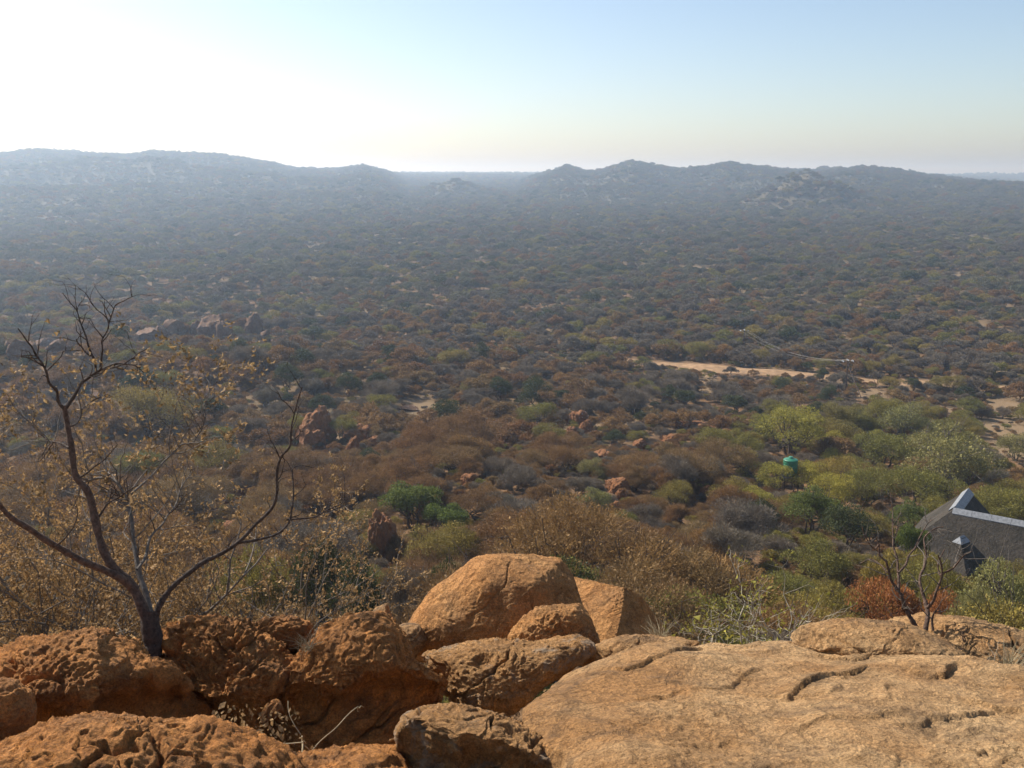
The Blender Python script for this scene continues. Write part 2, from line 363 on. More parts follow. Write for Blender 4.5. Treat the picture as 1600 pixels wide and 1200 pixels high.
# ------------------------------------------------------------------ boulders in the foreground
def ico(sub):
    bm = bmesh.new(); bmesh.ops.create_icosphere(bm, subdivisions=sub, radius=1)
    V = np.array([v.co[:] for v in bm.verts]); F = np.array([[v.index for v in f.verts] for f in bm.faces]); bm.free()
    return V / np.linalg.norm(V, axis=1)[:, None], F
ICO = {}
def vnorm(V, F):
    n = np.cross(V[F[:, 1]] - V[F[:, 0]], V[F[:, 2]] - V[F[:, 0]]); N = np.zeros_like(V)
    for k in range(3):
        for c in range(3): N[:, c] += np.bincount(F[:, k], n[:, c], len(V))
    return N / (np.linalg.norm(N, axis=1)[:, None] + 1e-12)
def weather(V, N, seed, lump, terr, rough, crack):
    P = V + seed * 3.7
    d = lump * fbm(P * 1.5, 3, seed)
    s = fbm(P * np.array([1.3, 1.3, 2.4]) + 0.25 * fbm(P * 5, 2, seed + 3)[:, None], 3, seed + 5) * 4.2
    fl = np.floor(s); fr = s - fl
    d += 0.7 * terr * (fl + sst(0.86, 1.0, fr) - s * 0.9)
    A_ = np.array([1, 1, 1.5])
    b = 0.75 * fbm(P * A_ * 14, 3, seed + 8, 0.8) + 0.35 * pn(P * 6, seed + 9) - 0.6 * sst(0.07, 0.0, np.abs(pn(P * A_ * 6.5 + 3, seed + 10)))
    m = 0.45 + 0.9 * sst(-0.25, 0.4, fbm(P * 1.1, 2, seed + 12))
    d += 0.55 * rough * b * m
    d += rough * 0.12 * fbm(P * 40, 2, seed + 13)
    c2 = np.abs(fbm(P * np.array([0.7, 0.7, 2.2]) + 31 + 0.1 * fbm(P * 6, 2, seed + 19)[:, None], 2, seed + 18)); d -= 0.8 * crack * sst(0.03, 0.0, c2) * sst(-0.3, 0.1, pn(P * 0.9 + 5, seed + 20))
    c1 = np.abs(fbm(P * np.array([0.9, 0.9, 1.6]), 3, seed + 15)); d -= crack * sst(0.045, 0.0, c1) * sst(-0.1, 0.25, pn(P * 0.8, seed + 16))
    return V + N * d[:, None]
def boulder(name, label, cat, outline, dist, front, back, mat, n=2.4, sub=7, seed=1, center=None, under=None, cuts=(), lump=0.06, terr=0.018, rough=0.03, crack=0.05, lean=0.0, group=None):
    O = np.array(outline, float)
    c = np.array(center if center else (O.min(0) + O.max(0)) / 2, float)
    d = ray(*c); C = d * dist; right = np.cross(d, (0, 0, 1)); right /= np.linalg.norm(right); up = np.cross(right, d)
    L = []
    for px, py in O:
        v = ray(px, py); p = v * (dist / (v @ d)) - C; L.append((p @ right, p @ up))
    L = np.array(L); m_ = 20
    seg = np.concatenate([np.linspace(L[i], L[(i + 1) % len(L)], m_, endpoint=False) for i in range(len(L))])
    th = np.arctan2(seg[:, 1], seg[:, 0]); rho = np.hypot(seg[:, 0], seg[:, 1])
    grid = np.linspace(-np.pi, np.pi, 721); o = np.argsort(th)
    tt = np.concatenate([th[o] - 2 * np.pi, th[o], th[o] + 2 * np.pi]); rg = np.interp(grid, tt, np.tile(rho[o], 3))
    ker = np.hanning(19); ker /= ker.sum(); rg = np.convolve(np.concatenate([rg[-10:-1], rg, rg[1:10]]), ker, 'valid')
    if sub not in ICO: ICO[sub] = ico(sub)
    U, F = ICO[sub]; U = U + np.array([0, 0.12, 0.5]); U = U / np.linalg.norm(U, axis=1)[:, None]      # finer faces towards the viewer's side and the top
    s = np.hypot(U[:, 0], U[:, 1]); w = np.abs(U[:, 2]); k = (s ** n + w ** n) ** (-1 / n)
    ang = np.arctan2(U[:, 1], U[:, 0]); rad = np.interp(ang, grid, rg) * s * k
    dep = np.where(U[:, 2] > 0, front, -back) * w * k
    X, Y = rad * np.cos(ang), rad * np.sin(ang)
    dep = dep - lean * Y                                # the top leans away from the viewer
    if under:                                           # below the lip the face is undercut
        lip, amt = under[:2]; lipy = (lambda q: (lambda v: ((v * (dist / (v @ d)) - C) @ up))(ray(c[0], q)))(lip)
        wav = 0.09 * pn(np.stack([X * 2.3, Y * 0, X * 0 + seed], 1), seed) + 0.05 * pn(np.stack([X * 8, dep * 6, X * 0 + seed], 1), seed + 1) - 0.10 * (under[2] if len(under) > 2 else 0) * X
        dep = dep - np.where(U[:, 2] > -0.3, 1, 0) * amt * sst(0.0, 0.18, lipy + wav - Y)
    Lc = np.stack([X, Y, dep], 1)
    for cd, ck in cuts:                                 # flat fracture faces
        cd = np.array(cd, float) / np.linalg.norm(cd); Lc = Lc - np.clip(Lc @ cd - ck, 0, 9)[:, None] * cd * 0.93
    V = Lc[:, :1] * right + Lc[:, 1:2] * up - Lc[:, 2:] * d
    V = weather(V, vnorm(V, F), seed, lump, terr, rough, crack)
    ob = link(name, mesh_np(name, V, F, M[mat]), loc=C)
    return tag(ob, label, cat, group)

boulder('boulder', 'rusty rounded boulder at the foot of the bare forked tree', 'boulder',
        [(-90, 1120), (-40, 1070), (5, 1040), (50, 1008), (115, 985), (165, 984), (215, 1000), (240, 1028), (300, 1062), (335, 1100), (330, 1150), (200, 1200), (-60, 1210)], 5.7, 0.42, 0.7, 'rock_rust', 2.3, 7, 1, lump=0.07, rough=0.035, lean=0.3, under=(1075, 0.30), cuts=(((0.25, 0.6, 0.7), 0.40), ((-0.6, 0.5, 0.5), 0.52)))
boulder('boulder', 'small dark rust block wedged beside the cracked rounded boulder', 'boulder',
        [(-70, 1085), (-20, 1066), (25, 1064), (52, 1080), (62, 1110), (55, 1150), (20, 1180), (-60, 1190)], 5.0, 0.22, 0.4, 'rock_rust', 3.0, 6, 2, lump=0.03, rough=0.03)
boulder('boulder', 'knobbly rust boulder with deep shaded face behind the gully of dry twigs', 'boulder',
        [(480, 1010), (505, 978), (545, 962), (600, 964), (632, 990), (655, 1030), (700, 1062), (690, 1100), (650, 1130), (620, 1190), (520, 1205), (430, 1180), (415, 1110), (440, 1050)], 5.9, 0.36, 0.7, 'rock_rust', 3.0, 7, 3, lump=0.06, terr=0.02, rough=0.035, lean=0.25, under=(1055, 0.32), cuts=(((0.55, 0.35, 0.6), 0.38), ((0.1, -0.1, 1), 0.30)))
boulder('boulder', 'craggy pitted rust boulder on the right of the bare forked tree trunk', 'boulder',
        [(254, 1014), (264, 985), (295, 968), (345, 963), (390, 978), (440, 1000), (470, 1040), (465, 1100), (440, 1160), (380, 1165), (330, 1120), (280, 1070), (255, 1050)], 6.05, 0.38, 0.6, 'rock_rust', 2.5, 7, 4, lump=0.08, terr=0.035, rough=0.05, crack=0.08, lean=0.25, under=(1075, 0.22), cuts=(((-0.4, 0.4, 0.8), 0.30), ((0.5, 0.5, 0.6), 0.33)))
boulder('boulder', 'flat knobbly slab lodged on top between the two craggy boulders', 'boulder',
        [(392, 978), (415, 964), (455, 961), (488, 972), (498, 995), (490, 1022), (450, 1025), (410, 1005)], 6.15, 0.16, 0.3, 'rock_rust', 2.6, 6, 5, lump=0.03, rough=0.04)
boulder('boulder', 'low lit slab with a long crack in front of the rounded boulder', 'boulder',
        [(-120, 1190), (-40, 1160), (0, 1148), (60, 1120), (150, 1100), (200, 1100), (250, 1112), (330, 1132), (385, 1165), (450, 1195), (480, 1230), (420, 1330), (100, 1400), (-120, 1330)], 4.35, 0.40, 0.55, 'rock_rust', 2.2, 7, 6, lump=0.05, terr=0.025, rough=0.035, lean=0.6, center=(180, 1225))
boulder('boulder', 'large smooth domed boulder standing above the other rocks', 'boulder',
        [(636, 985), (655, 948), (690, 912), (735, 876), (780, 866), (830, 869), (872, 876), (892, 902), (907, 950), (925, 990), (915, 1030), (840, 1060), (720, 1050), (640, 1020)], 8.1, 0.75, 0.8, 'rock_dome', 2.3, 7, 7, lump=0.05, terr=0.012, rough=0.014, crack=0.012)
boulder('boulder', 'squat rust boulder leaning on the right foot of the dome', 'boulder',
        [(795, 1000), (812, 972), (838, 952), (870, 942), (905, 942), (922, 962), (936, 1000), (925, 1030), (860, 1040), (805, 1025)], 7.2, 0.28, 0.35, 'rock_dome', 2.6, 6, 8, lump=0.04, rough=0.03)
boulder('boulder', 'wedge-shaped pale boulder with a shaded right face behind the dome', 'boulder',
        [(870, 905), (890, 896), (930, 904), (985, 920), (1000, 928), (1030, 962), (1062, 1000), (1040, 1040), (930, 1060), (870, 1000)], 9.0, 0.45, 0.8, 'rock_dome', 4.5, 7, 9, lump=0.02, terr=0.008, rough=0.012, crack=0.0, center=(950, 970), lean=0.1, cuts=(((0.80, 0.25, 0.50), 0.20), ((-0.30, 0.62, 0.72), 0.16)))
boulder('boulder', 'pitted long boulder lying below the dome', 'boulder',
        [(655, 1020), (700, 1012), (770, 1004), (840, 999), (905, 994), (932, 1004), (937, 1022), (905, 1045), (860, 1075), (800, 1115), (730, 1120), (690, 1080), (670, 1045)], 6.5, 0.34, 0.5, 'rock_lichen', 2.4, 7, 10, lump=0.05, rough=0.04, lean=0.3)
boulder('boulder', 'lichen-spotted rock with a dark undercut lip beside the pale slab', 'boulder',
        [(613, 1140), (625, 1115), (655, 1098), (715, 1094), (770, 1108), (830, 1132), (875, 1155), (890, 1178), (880, 1215), (800, 1290), (660, 1290), (615, 1230)], 4.35, 0.24, 0.5, 'rock_lichen', 3.0, 7, 11, lump=0.035, terr=0.02, rough=0.022, center=(750, 1180), lean=0.75, under=(1150, 0.35, 2.0))
boulder('boulder', 'low lit rock under the dry broken twigs in the gully', 'boulder',
        [(380, 1200), (430, 1178), (500, 1170), (570, 1166), (630, 1168), (650, 1210), (600, 1290), (400, 1290)], 4.55, 0.25, 0.35, 'rock_rust', 2.2, 6, 12, lump=0.03, rough=0.03, lean=0.7)
boulder('boulder', 'small upright stone half hidden behind the knobbly boulder', 'boulder',
        [(574, 965), (588, 950), (604, 943), (612, 960), (618, 985), (600, 1000), (575, 990)], 8.4, 0.15, 0.2, 'rock_tan', 2.6, 5, 13, lump=0.02, rough=0.015)
boulder('boulder', 'small pale stone between the dome and knobbly boulder', 'boulder',
        [(612, 985), (630, 975), (655, 976), (670, 1000), (650, 1030), (615, 1015)], 7.6, 0.2, 0.3, 'rock_tan', 2.4, 5, 14, lump=0.02, rough=0.02)
boulder('boulder', 'overhanging flake of rock capping the crest of the pale slab', 'boulder',
        [(1235, 988), (1255, 976), (1300, 970), (1350, 969), (1400, 974), (1440, 984), (1482, 1000), (1518, 1030), (1500, 1038), (1440, 1036), (1370, 1038), (1300, 1032), (1245, 1016)], 6.2, 0.30, 0.4, 'rock_tan', 2.6, 7, 15, lump=0.03, terr=0.012, rough=0.02, lean=0.9)
boulder('boulder', 'broad tan boulder behind the flake, under the bare branching shrub', 'boulder',
        [(1360, 985), (1395, 970), (1450, 963), (1510, 966), (1565, 974), (1620, 985), (1680, 1010), (1690, 1080), (1560, 1110), (1400, 1060)], 7.6, 0.55, 0.5, 'rock_tan', 2.2, 7, 16, lump=0.05, rough=0.02, lean=0.4)
boulder('boulder', 'low tan rock showing between wedge boulder and slab crest', 'boulder',
        [(925, 1010), (950, 999), (1000, 994), (1060, 994), (1100, 1000), (1080, 1040), (960, 1050)], 6.7, 0.2, 0.35, 'rock_tan', 2.4, 6, 17, lump=0.03, rough=0.02, lean=0.4)
boulder('stone', 'fist-sized rough stone in the gully among dead leaves', 'stone',
        [(405, 1120), (420, 1098), (440, 1088), (448, 1105), (438, 1125), (412, 1138)], 5.3, 0.06, 0.08, 'rock_rust', 2.4, 5, 18, lump=0.015, rough=0.015)

# the pale slab that fills the right foreground
def slab():
    A, B = at(1200, 1200, 3.95), at(1250, 980, 6.45)
    sl_ = (B[2] - A[2]) / (B[1] - A[1])
    def plane(y): return A[2] + sl_ * (y - A[1])
    def onp(px, py):
        v = ray(px, py); t = (A[2] - sl_ * A[1]) / (v[2] - sl_ * v[1]); return (v * t)[:2]
    poly = [(890, 1290), (884, 1200), (884, 1165), (815, 1125), (788, 1106), (828, 1075), (868, 1058), (910, 1036), (955, 1012), (1020, 996), (1100, 988), (1180, 984), (1240, 982), (1310, 985), (1400, 990), (1450, 1004), (1505, 1034), (1560, 1046), (1620, 1055), (1760, 1085), (2100, 1150), (2300, 1500), (1500, 1750), (900, 1600)]
    Q = np.array([onp(*p) for p in poly])
    x0, x1, y0, y1 = 0.05, 4.4, 1.6, 6.6
    nx, ny = 430, 440
    X, Y = np.meshgrid(np.linspace(x0, x1, nx), np.linspace(y0, y1, ny)); P = np.stack([X.ravel(), Y.ravel()], 1)
    inside = np.zeros(len(P), bool); dmin = np.full(len(P), 1e9)
    for i in range(len(Q)):
        a, b = Q[i], Q[(i + 1) % len(Q)]; ab = b - a
        t = np.clip(((P - a) @ ab) / (ab @ ab), 0, 1); dmin = np.minimum(dmin, np.linalg.norm(P - a - t[:, None] * ab, axis=1))
        cond = ((a[1] > P[:, 1]) != (b[1] > P[:, 1])) & (P[:, 0] < (b[0] - a[0]) * (P[:, 1] - a[1]) / (b[1] - a[1] + 1e-12) + a[0]); inside ^= cond
    sd = np.where(inside, dmin, -dmin)
    P3 = np.stack([P[:, 0], P[:, 1], 0 * P[:, 0]], 1)
    sd = sd + 0.05 * fbm(P3 * 3, 3, 71)
    z = plane(P[:, 1])
    z += 0.10 * fbm(P3 * 0.8 + 3, 3, 61)
    pb = onp(1045, 1085); z += 0.10 * np.exp(-((P[:, 0] - pb[0]) / 0.45) ** 2 - ((P[:, 1] - pb[1]) / 0.5) ** 2)
    # exfoliation sheets: uneven ledges a few centimetres high
    wv = 0.35 * fbm(P3 * 2.5, 3, 64)
    s = fbm(P3 * np.array([0.55, 0.85, 1]) + 9, 3, 65) * 3.4 + wv + 0.55 * P[:, 1]
    fl = np.floor(s); fr = s - fl
    z += 0.016 * (fl + sst(0.92, 1.0, fr) - 0.95 * s) * sst(-0.2, 0.3, fbm(P3 * 0.9 + 13, 2, 67))
    Pw = P + 0.05 * np.stack([fbm(P3 * 4, 3, 81), fbm(P3 * 4, 3, 82)], 1) + 0.008 * np.stack([pn(P3 * 21, 85), pn(P3 * 21, 86)], 1); ng_ = pn(P3 * 4, 84)
    for hh, line in ((.055, [(1185, 1120), (1240, 1092), (1275, 1073), (1335, 1058), (1385, 1048)]), (.05, [(905, 1046), (975, 1064), (1010, 1055), (1075, 1022), (1125, 1008)]), (.075, [(1390, 1046), (1440, 1068), (1470, 1072), (1500, 1050)]),
                     (.05, [(1395, 1146), (1460, 1128), (1530, 1120), (1565, 1103)]), (.05, [(1495, 1096), (1560, 1108), (1680, 1116)]), (.055, [(1265, 1016), (1330, 1028), (1360, 1019), (1425, 1013)]), (.025, [(920, 1115), (1090, 1088), (1180, 1062), (1265, 1034)]),
                     (.022, [(1000, 1172), (1130, 1150), (1330, 1166)]), (.025, [(1110, 1198), (1240, 1180), (1400, 1178)]), (.03, [(1500, 1180), (1590, 1160), (1700, 1165)])):
        L_ = np.array([onp(*q) for q in line]); best = np.full(len(P), 9.0); sg = np.zeros(len(P)); tt = np.zeros(len(P)); m_ = len(L_) - 1
        for k in range(m_):
            ab = L_[k + 1] - L_[k]; t = np.clip(((Pw - L_[k]) @ ab) / (ab @ ab), 0, 1); v_ = Pw - L_[k] - t[:, None] * ab; dd = np.linalg.norm(v_, axis=1); near = dd < best
            best = np.where(near, dd, best); sg = np.where(near, np.sign(ab[0] * v_[:, 1] - ab[1] * v_[:, 0]), sg); tt = np.where(near, (k + t) / m_, tt)
        sdl = sg * best; win = sst(0, .25, tt) * sst(1, .75, tt) * np.clip(0.85 + 0.5 * ng_, .35, 1.15)
        hh *= 0.45; z -= hh * win * np.where(sdl < 0, sst(0.004, -0.010, sdl) * np.exp(sdl / 0.14), 0); z += 0.3 * hh * win * np.where(sdl >= 0, np.exp(-sdl / 0.10), np.exp(sdl / .012))
    m = 0.5 + 0.8 * sst(-0.2, 0.4, fbm(P3 * 0.9 + 40, 2, 68))
    z += 0.016 * m * (np.abs(pn(P3 * 9, 70)) + 0.6 * np.abs(pn(P3 * 21, 72))) + 0.005 * m * fbm(P3 * 40, 2, 73)
    e = np.clip(0.28 - sd, 0, 10); z -= np.where(sd > 0, 1.1 * np.clip(0.28 - sd, 0, 1) ** 2, 0.086 + 0.62 * (-sd) + 3.2 * np.clip(-sd, 0, .5))
    keep = sd > -0.42
    V = np.stack([P[:, 0], P[:, 1], z], 1)
    i = np.arange(ny - 1)[:, None] * nx; j = np.arange(nx - 1)[None]
    F = np.stack([i + j, i + j + 1, i + nx + j + 1, i + nx + j], -1).reshape(-1, 4); F = F[keep[F].all(1)]
    used = np.unique(F); mp = np.zeros(len(V), int); mp[used] = np.arange(len(used)); V = V[used]; F = mp[F]
    # a skirt closes the slab down into the ground
    from collections import Counter
    E = np.concatenate([F[:, [0, 1]], F[:, [1, 2]], F[:, [2, 3]], F[:, [3, 0]]])
    key = np.sort(E, 1); _, inv, cnt = np.unique(key[:, 0] * 10 ** 7 + key[:, 1], return_inverse=True, return_counts=True)
    B_ = E[cnt[inv] == 1]; bv = np.unique(B_); low = V[bv].copy(); low[:, 2] -= 2.2; mp2 = {b: len(V) + k for k, b in enumerate(bv)}
    V = np.concatenate([V, low]); F = np.concatenate([F, [[b, a, mp2[a], mp2[b]] for a, b in B_]])
    o = link('rock_slab', mesh_np('rock_slab', V, F, M['rock_tan']))
    return tag(o, 'broad pale tan granite slab with cracks and peeling ledges', 'rock')
slab()

# ------------------------------------------------------------------ boulders of the outcrops on the slopes
def rock_shape(seed, sub=4, ncut=9, kcut=0.66):
    if sub not in ICO: ICO[sub] = ico(sub)
    U, F = ICO[sub]; n = 2.7
    V = U / ((np.abs(U) ** n).sum(1) ** (1 / n))[:, None]
    V = V * (1 + 0.30 * fbm(U * 1.1 + seed, 3, seed))[:, None]
    rng = np.random.default_rng(seed)
    for _ in range(ncut):
        d = rng.normal(size=3); d /= np.linalg.norm(d); k = V @ d; V = V - np.clip(k - kcut, 0, 9)[:, None] * d * 0.85
    V = V + vnorm(V, F) * (0.22 * (np.abs(pn(U * 3.2, seed + 2)) - 0.3) + 0.07 * fbm(U * 8, 3, seed + 3))[:, None]
    return mesh_np('boulder', V, F, M['rock_far'])
RS = [rock_shape(200 + k) for k in range(7)]
RSM = []
for k in range(5):
    m_ = rock_shape(230 + k, 5, 3, 0.80); m_.materials.clear(); m_.materials.append(M['rock_mid']); RSM.append(m_)
rngR = np.random.default_rng(5)
def put_rock(px, py, wpx, hpx, label, group, dist=None, name='boulder'):
    p = hit(px, py) if dist is None else at(px, py, dist)
    d = np.linalg.norm(p); w = wpx * d / FPX / 2 * (0.7 if px < 430 and py < 640 else 0.95); h_ = hpx * d / FPX / 2 * (1.7 if px < 430 and py < 600 else 1.0)
    if py > 640: w *= 1.15; h_ *= 1.2
    mid_ = py > 640 and dist is None; o = link(name, RSM[rngR.integers(len(RSM))] if mid_ else RS[rngR.integers(len(RS))], loc=(p[0], p[1], p[2] + 0.45 * h_))
    o.scale = (w, w * rngR.uniform(0.75, 1.1), h_ * 1.15); o.rotation_euler = (rngR.uniform(-.15, .15), rngR.uniform(-.15, .15), rngR.uniform(-0.5, 0.5) + (math.pi if rngR.random() < .5 else 0))
    tag(o, label, 'boulder', group); return p
OUT = [
 ('rounded red boulder of the stacked knot on the wooded slope', 'stacked boulders on the slope', [(488, 694, 42, 50), (506, 692, 36, 54), (470, 690, 20, 24), (492, 700, 30, 30)]),
 ('rusty boulder poking from bushes beside the stacked boulders', 'boulders beside the stack', [(560, 690, 40, 26), (552, 712, 20, 30), (588, 695, 22, 14)]),
 ('red boulder of the small crag above the brown thicket', 'crag boulders in the thicket', [(905, 666, 26, 24), (895, 664, 22, 16), (915, 675, 20, 18), (893, 682, 18, 16)]),
 ('red boulder of the knoll beside a pale green bush', 'boulders on the knoll', [(968, 770, 30, 24), (958, 766, 22, 18), (972, 782, 18, 18), (960, 798, 16, 14)]),
 ('lone orange boulder among brown bushes below the water tank', 'orange boulders below the tank', [(1102, 784, 22, 24), (1054, 818, 20, 12)]),
 ('tall dark boulder standing in the shaded thicket', 'tall thicket boulders', [(602, 880, 38, 80), (472, 950, 40, 90)]),
 ('grey brown rock along the crest of the left spur', 'crest rocks of the left spur', [(40, 560, 60, 22), (95, 552, 50, 18), (70, 548, 40, 16), (15, 558, 30, 18), (235, 534, 60, 18), (275, 524, 50, 20), (250, 530, 30, 16)]),
 ('jagged brown rock crowning the spur behind the bare tree', 'crown rocks of the spur', [(330, 527, 60, 28), (310, 524, 30, 20), (352, 530, 34, 22), (398, 524, 36, 30), (392, 516, 16, 12), (415, 534, 24, 16)]),
 ('pale sunlit slab on the side of the left spur', 'pale slabs of the left spur', [(110, 612, 60, 26), (95, 622, 30, 18), (150, 622, 28, 12), (130, 604, 36, 14)]),
 ('brown boulder among dark bushes on the spur flank', 'boulders on the spur flank', [(430, 582, 44, 18), (408, 586, 22, 14), (350, 600, 40, 12), (375, 612, 30, 10), (200, 618, 30, 12), (320, 596, 26, 12)]),
 ('low ochre boulder beside the bare limbs of the forked tree', 'ochre boulders past the forked tree', [(370, 778, 40, 26), (345, 790, 28, 16), (360, 830, 30, 14), (500, 800, 60, 14), (540, 795, 30, 12)]),
 ('flat red rock lying in scrub before the dark bushes', 'flat red rocks in scrub', [(1088, 668, 30, 10), (1065, 668, 24, 10), (1100, 672, 26, 9), (1046, 690, 26, 12)]),
 ('low rock half buried in brown bushes on the middle slope', 'half buried slope rocks', [(790, 700, 30, 16), (815, 700, 22, 12), (640, 640, 30, 8), (735, 760, 24, 20), (860, 740, 24, 14), (1000, 700, 22, 14), (940, 720, 30, 16)]),
]
ROCKPX = []
for lab, grp, L in OUT:
    for a, b, w, h_ in L: ROCKPX.append((*put_rock(a, b, w, h_, lab, grp)[:2], w, a, b, h_))
for k in range(26):
    a = rngR.normal(1238, 28); b = rngR.uniform(294, 322)
    put_rock(a, b, rngR.uniform(5, 12), rngR.uniform(3, 6), 'bare tan boulder on the small distant koppie', 'boulders on the distant koppie')
for k in range(30):
    a = rngR.choice([985, 1120, 1150, 1180, 885]) + rngR.normal(0, 18); b = rngR.uniform(268, 280)
    put_rock(a, b, rngR.uniform(4, 9), rngR.uniform(2, 4), 'bare rock face on the far wooded ridge', 'bare rocks on the far ridge')

# ------------------------------------------------------------------ bushes: shapes
def leaf_faces(rng, P, D, size, flat=0.35, aspect=0.6):
    """one diamond leaf at each P; D outward directions"""
    n = len(P); T = rng.normal(size=(n, 3)) + 0.5 * D; T /= np.linalg.norm(T, axis=1)[:, None]
    N = rng.normal(size=(n, 3)) + flat * D + np.array([0, 0, flat]); S = np.cross(N, T); S /= np.linalg.norm(S, axis=1)[:, None] + 1e-9
    s = size * np.exp(rng.normal(0, 0.3, n))[:, None]
    V = np.stack([P, P + T * s * .5 + S * s * aspect * .5, P + T * s, P + T * s * .5 - S * s * aspect * .5], 1).reshape(-1, 3)
    return V, np.arange(4 * n).reshape(-1, 4)
def clumps(rng, R, Hh, k, low=0.25):
    C, Q = [], []
    for i in range(k):
        a = rng.uniform(0, 2 * np.pi); q = math.sqrt(rng.uniform(0, 1)) * 0.72
        top = Hh * (1 - 0.55 * q ** 2) * rng.uniform(0.82, 1.06)
        rad = R * rng.uniform(0.28, 0.46)
        zc = max(low * Hh, top - rad * rng.uniform(0.55, 0.9)) if rng.random() < 0.8 else rng.uniform(low, 0.6) * Hh
        C.append((R * q * math.cos(a), R * q * math.sin(a), zc)); Q.append((rad, rad, rad * rng.uniform(0.55, 0.8)))
    return np.array(C), np.array(Q)
def cloud(rng, C, Q, n):
    w = (Q[:, 0] ** 2); i = rng.choice(len(C), n, p=w / w.sum())
    D = rng.normal(size=(n, 3)); D[:, 2] = np.where(D[:, 2] < -0.5, -D[:, 2], D[:, 2]); D /= np.linalg.norm(D, axis=1)[:, None]
    rr_ = 1 - 0.55 * rng.uniform(0, 1, n) ** 1.6
    return C[i] + Q[i] * D * rr_[:, None], D
def twig_faces(rng, P, D, length, width):
    n = len(P); T = D + rng.normal(0, 0.45, (n, 3)) + np.array([0, 0, .25]); T /= np.linalg.norm(T, axis=1)[:, None]
    S = np.cross(T, rng.normal(size=(n, 3))); S /= np.linalg.norm(S, axis=1)[:, None] + 1e-9
    L = length * rng.uniform(0.5, 1.3, n)[:, None]; w = width * rng.uniform(0.6, 1.4, n)[:, None]
    mid = P + rng.normal(0, 0.06, (n, 3)) * length
    V = np.stack([P - T * L * .6, mid + S * w, P + T * L * .4, mid - S * w], 1).reshape(-1, 3)
    return V, np.arange(4 * n).reshape(-1, 4)
def limb(rng, p0, p1, r0, r1, n=5, wob=0.08):
    t = np.linspace(0, 1, n)[:, None]; P = np.asarray(p0) * (1 - t) + np.asarray(p1) * t
    L = np.linalg.norm(np.asarray(p1) - np.asarray(p0)); W = rng.normal(0, wob * L, (n, 3)); W[0] = 0; W[-1] = 0
    P = P + W; P[:, 2] += -0.10 * L * np.sin(np.pi * t[:, 0]) * 0.6
    return P, r0 + (r1 - r0) * t[:, 0]
def bush_shape(seed, kind, R, Hh, k, nl, leaf, nt, tl, tw, mat, bark, flat=0.35):
    rng = np.random.default_rng(seed); C, Q = clumps(rng, R, Hh, k)
    polys = []; ns = 3 + seed % 3
    for i in range(ns):
        a = rng.uniform(0, 6.28); b = (0.12 * math.cos(a), 0.12 * math.sin(a), -0.25)
        j = C[rng.integers(len(C))] * np.array([0.45, 0.45, 0.5])
        polys.append(limb(rng, b, j, 0.09 * R / 2.4, 0.055 * R / 2.4))
        for c in C[rng.choice(len(C), 4, replace=False)]:
            polys.append(limb(rng, j, c, 0.05 * R / 2.4, 0.018))
            for _ in range(3): polys.append(limb(rng, c * .75 + j * .25, c + rng.normal(size=3) * R * .2 + np.array([0, 0, R * .15]), 0.022, 0.008, 4))
    V, F = tubes(polys, 4); stem = mesh_np(kind + '_stem', V, F, bark)
    P, D = cloud(rng, C, Q, nl); V, F = leaf_faces(rng, P, D, leaf, flat)
    if nt:
        P, D = cloud(rng, C, Q, nt); V2, F2 = twig_faces(rng, P, D, tl, tw); F = np.concatenate([F, F2 + len(V)]); V = np.concatenate([V, V2])
    return mesh_np(kind + '_crown', V, F, mat, smooth=False), stem
SP = {}
def species(key, n, seed, **kw): SP[key] = [bush_shape(seed + i, key, mat=kw['mat'], bark=kw['bark'], R=kw['R'] * (0.9 + 0.07 * i), Hh=kw['H'] * (0.88 + 0.08 * ((i * 2) % 5)), k=kw['k'] + i % 3, nl=kw['nl'], leaf=kw['leaf'], nt=kw['nt'], tl=kw['tl'], tw=kw['tw'], flat=kw.get('flat', .35)) for i in range(n)]
species('brown', 6, 10, R=2.5, H=3.3, k=15, nl=9500, leaf=0.068, nt=5200, tl=0.45, tw=0.010, mat=LM['brown'], bark=M['bark'])
species('grey', 4, 40, R=2.4, H=2.9, k=13, nl=2600, leaf=0.055, nt=7000, tl=0.5, tw=0.010, mat=LM['grey'], bark=M['bark_grey'])
species('olive', 5, 70, R=2.5, H=3.4, k=15, nl=9000, leaf=0.085, nt=1800, tl=0.4, tw=0.012, mat=LM['olive'], bark=M['bark'])
species('ever', 3, 100, R=2.3, H=3.6, k=13, nl=10000, leaf=0.10, nt=0, tl=1, tw=1, mat=LM['ever'], bark=M['bark'])
species('yellow', 2, 120, R=2.6, H=3.6, k=15, nl=10000, leaf=0.088, nt=300, tl=0.4, tw=0.012, mat=LM['yellow'], bark=M['bark'])
species('green', 2, 130, R=2.4, H=3.6, k=13, nl=10000, leaf=0.10, nt=0, tl=1, tw=1, mat=LM['green'], bark=M['bark'])
species('pale', 2, 140, R=2.7, H=3.8, k=15, nl=10000, leaf=0.088, nt=500, tl=0.4, tw=0.012, mat=LM['pale'], bark=M['bark_grey'])
species('rust', 2, 150, R=2.4, H=3.2, k=13, nl=10000, leaf=0.088, nt=900, tl=0.4, tw=0.012, mat=LM['rust'], bark=M['bark'])

